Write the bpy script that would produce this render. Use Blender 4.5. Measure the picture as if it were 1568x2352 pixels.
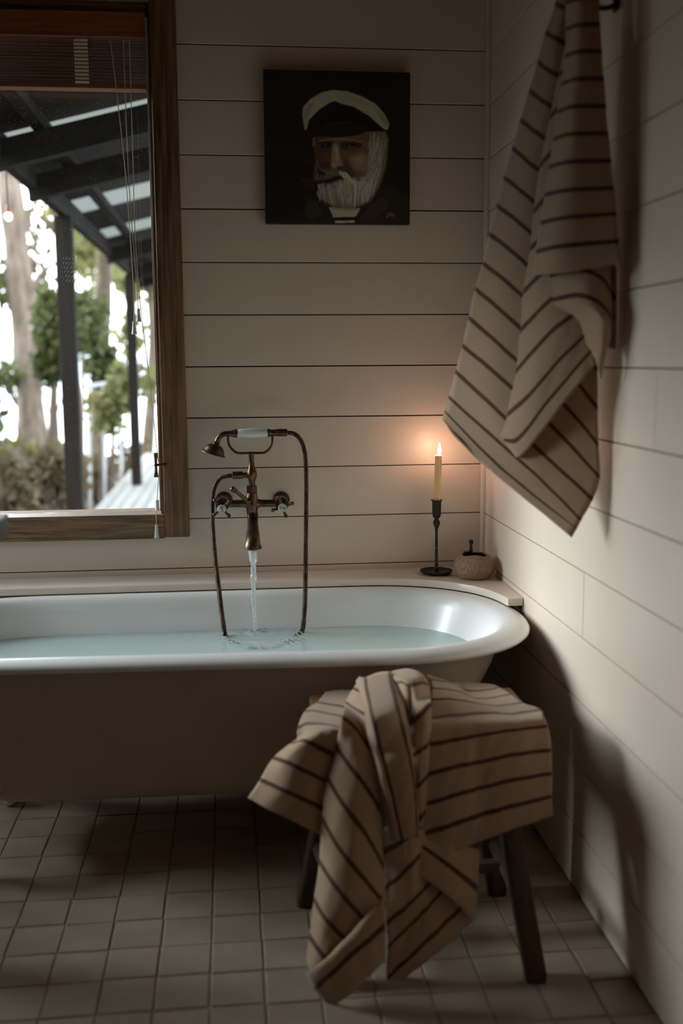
import bpy, bmesh, math, random
import numpy as np
from mathutils import Vector, Matrix, Euler
random.seed(7); rng = np.random.default_rng(7)
for o in list(bpy.data.objects): bpy.data.objects.remove(o)
scene = bpy.context.scene
COL = scene.collection

# ------------------------------------------------------------------ camera
F, YAW, PIT, ROL = 2424.06, 0.10444, -0.14275, -0.00675
CAM = np.array([0.0, -3.322, 1.289])
_f = np.array([math.sin(YAW)*math.cos(PIT), math.cos(YAW)*math.cos(PIT), math.sin(PIT)])
_r0 = np.array([math.cos(YAW), -math.sin(YAW), 0.0]); _u0 = np.cross(_r0, _f)
_r = math.cos(ROL)*_r0 + math.sin(ROL)*_u0
_u = -math.sin(ROL)*_r0 + math.cos(ROL)*_u0
camd = bpy.data.cameras.new('camera'); cam = bpy.data.objects.new('camera', camd); COL.objects.link(cam)
cam.matrix_world = Matrix(((_r[0], _u[0], -_f[0], CAM[0]), (_r[1], _u[1], -_f[1], CAM[1]), (_r[2], _u[2], -_f[2], CAM[2]), (0, 0, 0, 1)))
camd.sensor_fit = 'HORIZONTAL'; camd.sensor_width = 24.0; camd.lens = F/1568*24.0
camd.clip_start = 0.02; camd.clip_end = 2000
camd.dof.use_dof = True; camd.dof.focus_distance = 3.22; camd.dof.aperture_fstop = 1.7
scene.camera = cam

# ------------------------------------------------------------------ sky, exposure
SKY = 4.6
world = bpy.data.worlds.new('overcast_sky'); scene.world = world; world.use_nodes = True
bg = world.node_tree.nodes['Background']; bg.inputs[0].default_value = (0.87, 0.945, 1.0, 1); bg.inputs[1].default_value = SKY
scene.view_settings.view_transform = 'Standard'; scene.view_settings.look = 'None'
scene.view_settings.gamma = 1.0; scene.view_settings.exposure = 0.58
try: scene.view_settings.use_curve_mapping = False
except Exception: pass
# soft sun through thin cloud, from the open side left of the veranda
sl = bpy.data.lights.new('veiled_sun', 'SUN'); sl.energy = 5.4; sl.angle = math.radians(34); sl.color = (0.90, 0.955, 1.0)
so_ = bpy.data.objects.new('veiled_sun', sl); COL.objects.link(so_)
so_.rotation_euler = Vector((2.6, -0.62, -1.02)).to_track_quat('-Z', 'Y').to_euler()
# daylight portal filling the window opening (sampling aid only, adds no light of its own)
pl = bpy.data.lights.new('window_portal', 'AREA'); pl.shape = 'RECTANGLE'; pl.size = 1.55; pl.size_y = 1.53
pl.cycles.is_portal = True
po = bpy.data.objects.new('window_portal', pl); COL.objects.link(po)
po.location = (-0.985, 0.10, 1.565); po.rotation_euler = (-math.pi/2, 0, 0)
pl2 = bpy.data.lights.new('side_window_portal', 'AREA'); pl2.shape = 'RECTANGLE'; pl2.size = 0.80; pl2.size_y = 0.85
pl2.cycles.is_portal = True
po2 = bpy.data.objects.new('side_window_portal', pl2); COL.objects.link(po2)
po2.location = (-2.06, -0.475, 1.40); po2.rotation_euler = (0, -math.pi/2, 0)

# ------------------------------------------------------------------ pixel -> place helpers (1568 x 2352 frame)
def ray(x, y): return _f + (x-784)/F*_r - (y-1176)/F*_u
def onY(x, y, Y=0.0): d = ray(x, y); return CAM + d*(Y-CAM[1])/d[1]
def onX(x, y, X): d = ray(x, y); return CAM + d*(X-CAM[0])/d[0]
def onZ(x, y, Z): d = ray(x, y); return CAM + d*(Z-CAM[2])/d[2]
def at(x, y, t): return CAM + ray(x, y)*t
MPP = lambda Y: (Y-CAM[1])/_f[1]/F        # metres per pixel on plane y = Y

# ------------------------------------------------------------------ materials
def new_mat(name):
    m = bpy.data.materials.new(name); m.use_nodes = True
    nt = m.node_tree; b = nt.nodes['Principled BSDF']
    return m, nt, b
def N(nt, t, **kw):
    n = nt.nodes.new(t)
    for k, v in kw.items():
        if k.startswith('i_'):
            key = k[2:]
            n.inputs[int(key) if key.isdigit() else key].default_value = v
        else: setattr(n, k, v)
    return n
def L(nt, a, b): nt.links.new(a, b)
def ramp(nt, fac, stops):
    r = N(nt, 'ShaderNodeValToRGB'); e = r.color_ramp.elements
    while len(e) < len(stops): e.new(0.5)
    for el, (p, c) in zip(e, stops): el.position = p; el.color = (*c, 1) if len(c) == 3 else c
    L(nt, fac, r.inputs[0]); return r
def mat(name, col, rough=0.5, metal=0.0, var=0.0, vscale=8.0, bump=0.0, bscale=60.0, stretch=(1, 1, 1), coat=0.0, spec=0.5, col2=None, detail=4.0):
    m, nt, b = new_mat(name)
    b.inputs['Roughness'].default_value = rough; b.inputs['Metallic'].default_value = metal
    b.inputs['Specular IOR Level'].default_value = spec
    if coat: b.inputs['Coat Weight'].default_value = coat; b.inputs['Coat Roughness'].default_value = 0.08
    b.inputs['Base Color'].default_value = (*col, 1)
    tc = N(nt, 'ShaderNodeTexCoord'); mp = N(nt, 'ShaderNodeMapping'); mp.inputs['Scale'].default_value = stretch
    L(nt, tc.outputs['Object'], mp.inputs[0])
    if var > 0 or col2:
        n = N(nt, 'ShaderNodeTexNoise'); n.inputs['Scale'].default_value = vscale; n.inputs['Detail'].default_value = detail
        L(nt, mp.outputs[0], n.inputs['Vector'])
        c1 = tuple(max(0, c*(1-var)) for c in col); c2 = col2 or tuple(min(1, c*(1+var)) for c in col)
        r = ramp(nt, n.outputs[0], [(0.3, c1), (0.7, c2)]); L(nt, r.outputs[0], b.inputs['Base Color'])
    if bump > 0:
        n2 = N(nt, 'ShaderNodeTexNoise'); n2.inputs['Scale'].default_value = bscale; n2.inputs['Detail'].default_value = 5
        L(nt, mp.outputs[0], n2.inputs['Vector'])
        bp = N(nt, 'ShaderNodeBump'); bp.inputs['Strength'].default_value = bump; bp.inputs['Distance'].default_value = 0.004
        L(nt, n2.outputs[0], bp.inputs['Height']); L(nt, bp.outputs[0], b.inputs['Normal'])
    return m
def wood(name, dark, light, axis='z', scale=1.0, rough=0.55, bump=0.5, warp=1.0):
    m, nt, b = new_mat(name)
    tc = N(nt, 'ShaderNodeTexCoord'); mp = N(nt, 'ShaderNodeMapping')
    s = {'x': (1.2, 26, 26), 'y': (26, 1.2, 26), 'z': (26, 26, 1.2)}[axis]
    mp.inputs['Scale'].default_value = tuple(v*scale for v in s); L(nt, tc.outputs['Object'], mp.inputs[0])
    n = N(nt, 'ShaderNodeTexNoise'); n.inputs['Scale'].default_value = 4.0; n.inputs['Detail'].default_value = 8; n.inputs['Roughness'].default_value = 0.65; n.inputs['Distortion'].default_value = 0.6*warp
    L(nt, mp.outputs[0], n.inputs['Vector'])
    n2 = N(nt, 'ShaderNodeTexNoise'); n2.inputs['Scale'].default_value = 0.5; n2.inputs['Detail'].default_value = 3
    L(nt, mp.outputs[0], n2.inputs['Vector'])
    mx = N(nt, 'ShaderNodeMath', operation='ADD'); mu = N(nt, 'ShaderNodeMath', operation='MULTIPLY'); mu.inputs[1].default_value = 0.5
    L(nt, n2.outputs[0], mu.inputs[0]); L(nt, n.outputs[0], mx.inputs[0]); L(nt, mu.outputs[0], mx.inputs[1])
    mid = tuple((a+c)/2 for a, c in zip(dark, light))
    r = ramp(nt, mx.outputs[0], [(0.56, dark), (0.72, mid), (0.90, light)]); L(nt, r.outputs[0], b.inputs['Base Color'])
    b.inputs['Roughness'].default_value = rough
    bp = N(nt, 'ShaderNodeBump'); bp.inputs['Strength'].default_value = bump; bp.inputs['Distance'].default_value = 0.003
    L(nt, mx.outputs[0], bp.inputs['Height']); L(nt, bp.outputs[0], b.inputs['Normal'])
    return m
M = {}
M['paint'] = mat('white_board_paint', (0.74, 0.620, 0.508), 0.42, var=0.03, vscale=3, bump=0.12, bscale=90)
M['gap'] = mat('board_gap', (0.05, 0.035, 0.025), 0.9)
M['timber_wall'] = wood('timber_lining', (0.055, 0.028, 0.014), (0.15, 0.08, 0.04), 'x', 0.3)
M['ceiling'] = wood('ceiling_timber', (0.055, 0.03, 0.016), (0.14, 0.078, 0.042), 'y', 0.3)
M['grout'] = mat('grout', (0.27, 0.21, 0.155), 0.9, var=0.2, vscale=20)
M['tile'] = mat('handmade_tile', (0.36, 0.288, 0.212), 0.38, var=0.14, vscale=6, bump=0.25, bscale=14, coat=0.25)
M['casing'] = wood('weathered_casing_v', (0.028, 0.013, 0.006), (0.27, 0.14, 0.065), 'z', 1.0, 0.6, 0.9)
M['casing_h'] = wood('weathered_casing_h', (0.026, 0.013, 0.007), (0.30, 0.17, 0.09), 'x', 1.0, 0.55, 0.9)
M['sill'] = wood('pale_sill', (0.16, 0.10, 0.07), (0.34, 0.25, 0.19), 'x', 0.8, 0.35, 0.4)
M['blind'] = wood('blind_timber', (0.17, 0.055, 0.022), (0.33, 0.115, 0.05), 'x', 0.8, 0.45, 0.2)
M['cord'] = mat('cord_cotton', (0.62, 0.52, 0.40), 0.8)
M['tassel'] = mat('tassel_white', (0.72, 0.68, 0.62), 0.5)
M['enamel'] = mat('white_enamel', (0.80, 0.785, 0.765), 0.24, var=0.01, vscale=4)
M['tub_outside'] = mat('tub_outside_paint', (0.48, 0.375, 0.285), 0.5, var=0.05, vscale=5)
M['ledge'] = mat('ledge_paint', (0.76, 0.65, 0.55), 0.35, var=0.03, vscale=4, bump=0.08, bscale=60)
M['brass'] = mat('aged_brass', (0.085, 0.050, 0.030), 0.36, 0.85, col2=(0.19, 0.115, 0.066), var=0.3, vscale=38, bump=0.12, bscale=120)
M['brass_dark'] = mat('aged_brass_dark', (0.055, 0.033, 0.021), 0.42, 0.85, col2=(0.12, 0.072, 0.043), var=0.3, vscale=50)
M['porcelain'] = mat('porcelain', (0.72, 0.76, 0.75), 0.12, coat=0.6)
M['ink'] = mat('black_ink', (0.02, 0.02, 0.02), 0.6)
M['iron'] = mat('black_iron', (0.028, 0.022, 0.017), 0.5, 0.5, var=0.4, vscale=90, bump=0.5, bscale=160)
M['stool'] = wood('dark_stool_wood', (0.030, 0.014, 0.007), (0.085, 0.043, 0.022), 'z', 0.8, 0.5, 0.4)
M['stool_seat'] = wood('stool_seat_wood', (0.12, 0.055, 0.028), (0.26, 0.13, 0.07), 'x', 0.8, 0.45, 0.4)
M['bench'] = wood('bench_timber', (0.022, 0.013, 0.009), (0.055, 0.035, 0.025), 'y', 0.7, 0.5, 0.3)
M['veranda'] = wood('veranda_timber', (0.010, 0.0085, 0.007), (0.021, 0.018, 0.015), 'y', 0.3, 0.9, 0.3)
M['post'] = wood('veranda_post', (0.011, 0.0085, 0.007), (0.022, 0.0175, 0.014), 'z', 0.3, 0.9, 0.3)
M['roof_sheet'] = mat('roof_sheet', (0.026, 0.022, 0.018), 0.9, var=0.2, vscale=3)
for k_ in ('veranda', 'post', 'roof_sheet'): M[k_].node_tree.nodes['Principled BSDF'].inputs['Specular IOR Level'].default_value = 0.15
M['deck'] = wood('deck_boards', (0.16, 0.15, 0.14), (0.30, 0.29, 0.28), 'y', 0.3, 0.7, 0.3)
M['ground'] = mat('forest_floor', (0.045, 0.033, 0.022), 0.95, col2=(0.09, 0.07, 0.045), var=0.3, vscale=2.0, bump=0.6, bscale=8)
M['bark'] = mat('gum_bark', (0.10, 0.065, 0.045), 0.85, col2=(0.22, 0.165, 0.13), var=0.2, vscale=3.0, stretch=(3, 3, 0.6), bump=0.7, bscale=10)
M['bark2'] = mat('brown_bark', (0.085, 0.055, 0.04), 0.9, col2=(0.16, 0.12, 0.09), var=0.2, vscale=3.0, stretch=(3, 3, 0.6), bump=0.7, bscale=10)
def leafmat(name, c, c2):
    m, nt, b = new_mat(name); b.inputs['Roughness'].default_value = 0.6
    g = N(nt, 'ShaderNodeNewGeometry'); r = ramp(nt, g.outputs['Random Per Island'], [(0.0, c), (1.0, c2)])
    L(nt, r.outputs[0], b.inputs['Base Color'])
    tr = N(nt, 'ShaderNodeBsdfTranslucent'); L(nt, r.outputs[0], tr.inputs[0])
    mx = N(nt, 'ShaderNodeMixShader'); mx.inputs[0].default_value = 0.45
    out = nt.nodes['Material Output']
    L(nt, b.outputs[0], mx.inputs[1]); L(nt, tr.outputs[0], mx.inputs[2]); L(nt, mx.outputs[0], out.inputs[0]); return m
M['leaf_dark'] = leafmat('leaf_dark', (0.055, 0.062, 0.016), (0.11, 0.12, 0.038))
M['leaf_light'] = leafmat('leaf_light', (0.14, 0.145, 0.045), (0.28, 0.27, 0.11))
M['leaf_dry'] = leafmat('leaf_dry', (0.085, 0.062, 0.032), (0.17, 0.125, 0.07))
M['white_metal'] = mat('pale_rail_paint', (0.42, 0.43, 0.43), 0.5)
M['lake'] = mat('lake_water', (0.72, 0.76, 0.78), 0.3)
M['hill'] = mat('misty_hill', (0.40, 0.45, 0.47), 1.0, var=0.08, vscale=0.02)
def thin_glass(name, tint, ior=1.45, rough=0.0, dust=0.0):
    m, nt, b = new_mat(name); nt.nodes.remove(b); out = nt.nodes['Material Output']
    t = N(nt, 'ShaderNodeBsdfTransparent'); t.inputs[0].default_value = (*tint, 1)
    g = N(nt, 'ShaderNodeBsdfGlossy'); g.inputs['Roughness'].default_value = rough
    lw = N(nt, 'ShaderNodeLayerWeight'); lw.inputs['Blend'].default_value = 0.5
    pw = N(nt, 'ShaderNodeMath', operation='POWER'); pw.inputs[1].default_value = 5.0; L(nt, lw.outputs['Facing'], pw.inputs[0])
    f0 = ((ior-1)/(ior+1))**2; fr = N(nt, 'ShaderNodeMath', operation='MULTIPLY_ADD'); fr.inputs[1].default_value = 1-f0; fr.inputs[2].default_value = f0; L(nt, pw.outputs[0], fr.inputs[0])
    mx = N(nt, 'ShaderNodeMixShader'); L(nt, fr.outputs[0], mx.inputs[0]); L(nt, t.outputs[0], mx.inputs[1]); L(nt, g.outputs[0], mx.inputs[2])
    last = mx
    if dust:
        tc = N(nt, 'ShaderNodeTexCoord')
        v = N(nt, 'ShaderNodeTexVoronoi'); v.inputs['Scale'].default_value = 130; L(nt, tc.outputs['Object'], v.inputs['Vector'])
        n = N(nt, 'ShaderNodeTexNoise'); n.inputs['Scale'].default_value = 5; L(nt, tc.outputs['Object'], n.inputs['Vector'])
        lt = N(nt, 'ShaderNodeMath', operation='LESS_THAN'); L(nt, v.outputs['Distance'], lt.inputs[0])
        m2 = N(nt, 'ShaderNodeMath', operation='MULTIPLY'); m2.inputs[1].default_value = 0.13; L(nt, n.outputs[0], m2.inputs[0]); L(nt, m2.outputs[0], lt.inputs[1])
        m3 = N(nt, 'ShaderNodeMath', operation='MULTIPLY'); m3.inputs[1].default_value = dust; L(nt, lt.outputs[0], m3.inputs[0])
        d = N(nt, 'ShaderNodeBsdfTranslucent'); d.inputs[0].default_value = (0.8, 0.8, 0.8, 1)
        mx2 = N(nt, 'ShaderNodeMixShader'); L(nt, m3.outputs[0], mx2.inputs[0]); L(nt, mx.outputs[0], mx2.inputs[1]); L(nt, d.outputs[0], mx2.inputs[2]); last = mx2
    L(nt, last.outputs[0], out.inputs[0]); return m, nt
M['pane'] = thin_glass('window_glass', (0.95, 0.97, 0.97), 1.45, dust=0.35)[0]
M['water_side'] = thin_glass('water_side', (0.95, 0.99, 0.985), 1.0)[0]
mw, ntw = thin_glass('water_surface', (0.86, 0.965, 0.955), 1.33, 0.02); M['water'] = mw
_mx = [n for n in ntw.nodes if n.type == 'MIX_SHADER'][0]; _tp = [n for n in ntw.nodes if n.type == 'BSDF_TRANSPARENT'][0]
_df = N(ntw, 'ShaderNodeBsdfDiffuse'); _df.inputs[0].default_value = (0.76, 0.90, 0.875, 1); _m2 = N(ntw, 'ShaderNodeMixShader'); _m2.inputs[0].default_value = 0.5
L(ntw, _tp.outputs[0], _m2.inputs[1]); L(ntw, _df.outputs[0], _m2.inputs[2]); L(ntw, _m2.outputs[0], _mx.inputs[1])
_tc = N(ntw, 'ShaderNodeTexCoord'); _n = N(ntw, 'ShaderNodeTexNoise'); _n.inputs['Scale'].default_value = 16; L(ntw, _tc.outputs['Object'], _n.inputs['Vector'])
_b = N(ntw, 'ShaderNodeBump'); _b.inputs['Strength'].default_value = 0.12; _b.inputs['Distance'].default_value = 0.004; L(ntw, _n.outputs[0], _b.inputs['Height'])
for n in ntw.nodes:
    if n.type in ('BSDF_GLOSSY', 'LAYER_WEIGHT'): L(ntw, _b.outputs[0], n.inputs['Normal'])
def whiten(m, amt, col):
    nt = m.node_tree; mx = [n for n in nt.nodes if n.type == 'MIX_SHADER'][0]; tp = [n for n in nt.nodes if n.type == 'BSDF_TRANSPARENT'][0]
    d = N(nt, 'ShaderNodeBsdfTranslucent'); d.inputs[0].default_value = (*col, 1); d2 = N(nt, 'ShaderNodeBsdfDiffuse'); d2.inputs[0].default_value = (*col, 1)
    ad = N(nt, 'ShaderNodeMixShader'); L(nt, d.outputs[0], ad.inputs[1]); L(nt, d2.outputs[0], ad.inputs[2])
    tc = N(nt, 'ShaderNodeTexCoord'); mp = N(nt, 'ShaderNodeMapping'); mp.inputs['Scale'].default_value = (1, 1, .25); L(nt, tc.outputs['Object'], mp.inputs[0])
    n = N(nt, 'ShaderNodeTexNoise'); n.inputs['Scale'].default_value = 260; L(nt, mp.outputs[0], n.inputs['Vector'])
    r = ramp(nt, n.outputs[0], [(0.45, (amt*.25,)*3), (0.65, (amt,)*3)])
    m2 = N(nt, 'ShaderNodeMixShader'); L(nt, r.outputs[0], m2.inputs[0]); L(nt, tp.outputs[0], m2.inputs[1]); L(nt, ad.outputs[0], m2.inputs[2]); L(nt, m2.outputs[0], mx.inputs[1]); return m
M['stream'] = whiten(thin_glass('stream_water', (0.95, 0.97, 0.97), 1.7, 0.05)[0], 0.55, (0.92, 0.94, 0.94))  # white streaks in the colour stand in for highlights on the stream
M['bubble'] = whiten(thin_glass('foam_bubble', (0.9, 0.95, 0.95), 1.6, 0.05)[0], 0.5, (0.9, 0.93, 0.92))
# translucent corrugated roof light
m, nt, b = new_mat('roof_light'); nt.nodes.remove(b)
t_ = N(nt, 'ShaderNodeBsdfTranslucent'); t_.inputs[0].default_value = (0.27, 0.275, 0.265, 1); L(nt, t_.outputs[0], nt.nodes['Material Output'].inputs[0]); M['roof_light'] = m
# candle
m, nt, b = new_mat('flame'); nt.nodes.remove(b)
em = N(nt, 'ShaderNodeEmission'); em.inputs[0].default_value = (1.0, 0.58, 0.40, 1); em.inputs[1].default_value = 130.0
L(nt, em.outputs[0], nt.nodes['Material Output'].inputs[0]); M['flame'] = m
m = mat('candle_wax', (1.0, 0.62, 0.30), 0.4, var=0.05, vscale=40); b = m.node_tree.nodes['Principled BSDF']
b.inputs['Subsurface Weight'].default_value = 0.35; b.inputs['Subsurface Radius'].default_value = (1.0, 0.5, 0.2); b.inputs['Subsurface Scale'].default_value = 0.012; M['wax'] = m
# bulb
m, nt, b = new_mat('bulb_glow'); nt.nodes.remove(b); em = N(nt, 'ShaderNodeEmission'); em.inputs[0].default_value = (1, 0.72, 0.42, 1); em.inputs[1].default_value = 6.0
L(nt, em.outputs[0], nt.nodes['Material Output'].inputs[0]); M['bulb'] = m
# speckled stoneware
m, nt, b = new_mat('speckled_stoneware'); b.inputs['Roughness'].default_value = 0.75
tc = N(nt, 'ShaderNodeTexCoord'); n1 = N(nt, 'ShaderNodeTexNoise'); n1.inputs['Scale'].default_value = 400; n1.inputs['Detail'].default_value = 3; L(nt, tc.outputs['Object'], n1.inputs['Vector'])
r1 = ramp(nt, n1.outputs[0], [(0.34, (0.035, 0.020, 0.011)), (0.43, (0.25, 0.145, 0.078)), (0.6, (0.34, 0.215, 0.125)), (0.7, (0.42, 0.27, 0.16))]); L(nt, r1.outputs[0], b.inputs['Base Color'])
bp = N(nt, 'ShaderNodeBump'); bp.inputs['Strength'].default_value = 0.4; bp.inputs['Distance'].default_value = 0.002; L(nt, n1.outputs[0], bp.inputs['Height']); L(nt, bp.outputs[0], b.inputs['Normal']); M['stoneware'] = m
M['pot_inside'] = mat('pot_inside', (0.05, 0.04, 0.032), 0.85, var=0.4, vscale=120)
# striped towelling: stripe at whole numbers of the weave coordinate
def towel_mat(name, base, stripe, transl):
    m, nt, b = new_mat(name); b.inputs['Roughness'].default_value = 0.95; b.inputs['Specular IOR Level'].default_value = 0.1
    b.inputs['Sheen Weight'].default_value = 0.3; b.inputs['Sheen Roughness'].default_value = 0.5
    uv = N(nt, 'ShaderNodeUVMap'); uv.uv_map = 'weave'; sp = N(nt, 'ShaderNodeSeparateXYZ'); L(nt, uv.outputs[0], sp.inputs[0])
    tc = N(nt, 'ShaderNodeTexCoord'); n = N(nt, 'ShaderNodeTexNoise'); n.inputs['Scale'].default_value = 420; n.inputs['Detail'].default_value = 2; L(nt, tc.outputs['Object'], n.inputs['Vector'])
    mu = N(nt, 'ShaderNodeMath', operation='MULTIPLY_ADD'); mu.inputs[1].default_value = 0.06; mu.inputs[2].default_value = -0.03; L(nt, n.outputs[0], mu.inputs[0])
    ad = N(nt, 'ShaderNodeMath', operation='ADD'); L(nt, sp.outputs[1], ad.inputs[0]); L(nt, mu.outputs[0], ad.inputs[1])
    pp = N(nt, 'ShaderNodeMath', operation='PINGPONG'); pp.inputs[1].default_value = 0.5; L(nt, ad.outputs[0], pp.inputs[0])
    r = ramp(nt, pp.outputs[0], [(0.0, stripe), (0.066, stripe), (0.100, base), (1.0, base)])
    n3 = N(nt, 'ShaderNodeTexNoise'); n3.inputs['Scale'].default_value = 700; L(nt, tc.outputs['Object'], n3.inputs['Vector'])
    hs = N(nt, 'ShaderNodeMix', data_type='RGBA', blend_type='MULTIPLY'); hs.inputs[0].default_value = 0.5
    r2 = ramp(nt, n3.outputs[0], [(0.3, (0.72, 0.70, 0.68)), (0.65, (1, 1, 1))])
    L(nt, r.outputs[0], hs.inputs['A']); L(nt, r2.outputs[0], hs.inputs['B']); L(nt, hs.outputs['Result'], b.inputs['Base Color'])
    bp = N(nt, 'ShaderNodeBump'); bp.inputs['Strength'].default_value = 0.8; bp.inputs['Distance'].default_value = 0.002; L(nt, n.outputs[0], bp.inputs['Height']); L(nt, bp.outputs[0], b.inputs['Normal'])
    tr = N(nt, 'ShaderNodeBsdfTranslucent'); wc = N(nt, 'ShaderNodeMix', data_type='RGBA', blend_type='MULTIPLY'); wc.inputs[0].default_value = 1.0
    L(nt, hs.outputs['Result'], wc.inputs['A']); wc.inputs['B'].default_value = (1.0, 0.72, 0.48, 1); L(nt, wc.outputs['Result'], tr.inputs[0])
    mx = N(nt, 'ShaderNodeMixShader'); mx.inputs[0].default_value = transl
    L(nt, b.outputs[0], mx.inputs[1]); L(nt, tr.outputs[0], mx.inputs[2]); L(nt, mx.outputs[0], nt.nodes['Material Output'].inputs[0]); return m
M['towel'] = towel_mat('striped_towelling', (0.56, 0.40, 0.265), (0.125, 0.055, 0.028), 0.22)

# ------------------------------------------------------------------ object helpers
def link(o, parent=None):
    COL.objects.link(o)
    if parent is not None: o.parent = parent
    return o
def mesh(name, verts, faces, m, parent=None, smooth=True, angle=40):
    me = bpy.data.meshes.new(name); me.from_pydata([tuple(map(float, v)) for v in verts], [], faces)
    me.validate(); me.update()
    if isinstance(m, (list, tuple)):
        for q in m: me.materials.append(q)
    elif m is not None: me.materials.append(m)
    o = bpy.data.objects.new(name, me); link(o, parent)
    if parent is not None and tuple(parent.location) != (0, 0, 0): me.transform(Matrix.Translation(-Vector(parent.location)))
    if smooth:
        me.polygons.foreach_set('use_smooth', [True]*len(me.polygons))
        bm = bmesh.new(); bm.from_mesh(me); bmesh.ops.recalc_face_normals(bm, faces=bm.faces)
        for e in bm.edges:
            if len(e.link_faces) == 2 and e.calc_face_angle(0) > math.radians(angle): e.smooth = False
        bm.to_mesh(me); bm.free()
    else:
        bm = bmesh.new(); bm.from_mesh(me); bmesh.ops.recalc_face_normals(bm, faces=bm.faces); bm.to_mesh(me); bm.free()
    return o
def tag(o, label=None, cat=None, group=None, kind=None):
    if label: o['label'] = label
    if cat: o['category'] = cat
    if group: o['group'] = group
    if kind: o['kind'] = kind
    return o
def empty(name, loc, label=None, cat=None, group=None, kind=None):
    o = bpy.data.objects.new(name, None); o.empty_display_size = 0.05; o.location = tuple(map(float, loc)); COL.objects.link(o)
    return tag(o, label, cat, group, kind)
class MB:
    def __init__(s): s.v = []; s.f = []
    def add(s, v, f):
        k = len(s.v); s.v += [tuple(map(float, q)) for q in v]; s.f += [tuple(i+k for i in q) for q in f]; return s
    def box(s, x0, x1, y0, y1, z0, z1, bev=0.0):
        if bev <= 0:
            v = [(x, y, z) for x in (x0, x1) for y in (y0, y1) for z in (z0, z1)]
            return s.add(v, [(0, 1, 3, 2), (4, 6, 7, 5), (0, 4, 5, 1), (2, 3, 7, 6), (0, 2, 6, 4), (1, 5, 7, 3)])
        bm = bmesh.new(); bmesh.ops.create_cube(bm, size=1)
        for q in bm.verts: q.co = Vector(((x0+x1)/2+q.co.x*(x1-x0), (y0+y1)/2+q.co.y*(y1-y0), (z0+z1)/2+q.co.z*(z1-z0)))
        bmesh.ops.bevel(bm, geom=list(bm.edges), offset=bev, segments=2 if bev > 0.003 else 1, affect='EDGES', profile=0.5)
        bm.verts.index_update(); v = [q.co[:] for q in bm.verts]; f = [[w.index for w in p.verts] for p in bm.faces]; bm.free(); return s.add(v, f)
    def tube(s, pts, rad, n=12, caps=True, sx=1.0):
        P = [np.array(p, float) for p in pts]; K = len(P); R = list(rad) if hasattr(rad, '__len__') else [rad]*K
        T = [P[min(i+1, K-1)]-P[max(i-1, 0)] for i in range(K)]; T = [t/(np.linalg.norm(t)+1e-12) for t in T]
        a = np.array([0, 0, 1.0]) if abs(T[0][2]) < 0.9 else np.array([1.0, 0, 0])
        u = np.cross(T[0], a); u /= np.linalg.norm(u); v = []
        for i in range(K):
            u = u - T[i]*np.dot(u, T[i]); u /= np.linalg.norm(u)+1e-12; w = np.cross(T[i], u)
            for j in range(n):
                th = 2*math.pi*j/n; v.append(P[i] + R[i]*(math.cos(th)*u*sx + math.sin(th)*w))
        f = [(i*n+j, i*n+(j+1) % n, (i+1)*n+(j+1) % n, (i+1)*n+j) for i in range(K-1) for j in range(n)]
        if caps: f += [tuple(range(n))[::-1], tuple((K-1)*n+j for j in range(n))]
        return s.add(v, f)
    def lathe(s, prof, c, axis=(0, 0, 1), n=24, caps=True):      # prof: (radius, distance along axis)
        ax = np.array(axis, float); ax /= np.linalg.norm(ax); a = np.array([0, 0, 1.0]) if abs(ax[2]) < 0.9 else np.array([1.0, 0, 0])
        u = np.cross(ax, a); u /= np.linalg.norm(u); w = np.cross(ax, u); c = np.array(c, float); v = []
        for r, h in prof:
            for j in range(n):
                th = 2*math.pi*j/n; v.append(c + ax*h + r*(math.cos(th)*u+math.sin(th)*w))
        K = len(prof); f = [(i*n+j, i*n+(j+1) % n, (i+1)*n+(j+1) % n, (i+1)*n+j) for i in range(K-1) for j in range(n)]
        if caps: f += [tuple(range(n))[::-1], tuple((K-1)*n+j for j in range(n))]
        return s.add(v, f)
    def ball(s, c, r, n=12, k=8, sc=(1, 1, 1)):
        c = np.array(c, float); v = []; f = []
        for i in range(1, k):
            ph = math.pi*i/k
            for j in range(n):
                th = 2*math.pi*j/n; v.append(c+r*np.array([math.sin(ph)*math.cos(th)*sc[0], math.sin(ph)*math.sin(th)*sc[1], math.cos(ph)*sc[2]]))
        v.append(c+np.array([0, 0, r*sc[2]])); v.append(c-np.array([0, 0, r*sc[2]])); a, b = len(v)-2, len(v)-1
        f = [(i*n+j, i*n+(j+1) % n, (i+1)*n+(j+1) % n, (i+1)*n+j) for i in range(k-2) for j in range(n)]
        f += [(a, (j+1) % n, j) for j in range(n)] + [(b, (k-2)*n+j, (k-2)*n+(j+1) % n) for j in range(n)]
        return s.add(v, f)
    def build(s, name, m, parent=None, smooth=True, angle=40): return mesh(name, s.v, s.f, m, parent, smooth, angle)
def crom(P, M_):                                                  # Catmull-Rom through control points, M_ samples
    P = np.array(P, float); K = len(P)
    if K == 2: t = np.linspace(0, 1, M_)[:, None]; return P[0]*(1-t)+P[1]*t
    Q = np.vstack([2*P[0]-P[1], P, 2*P[-1]-P[-2]]); out = []
    for s in np.linspace(0, K-1, M_):
        i = min(int(s), K-2); t = s-i; a, b, c, d = Q[i], Q[i+1], Q[i+2], Q[i+3]
        out.append(0.5*((2*b)+(c-a)*t+(2*a-5*b+4*c-d)*t*t+(3*b-a-3*c+d)*t**3))
    return np.array(out)
def bspath(P, step=0.004):
    D = crom(P, 40*len(P)); d = np.r_[0, np.cumsum(np.linalg.norm(np.diff(D, axis=0), axis=1))]
    n = max(2, int(d[-1]/step)); s = np.linspace(0, d[-1], n); return np.stack([np.interp(s, d, D[:, k]) for k in range(3)], 1)

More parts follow.
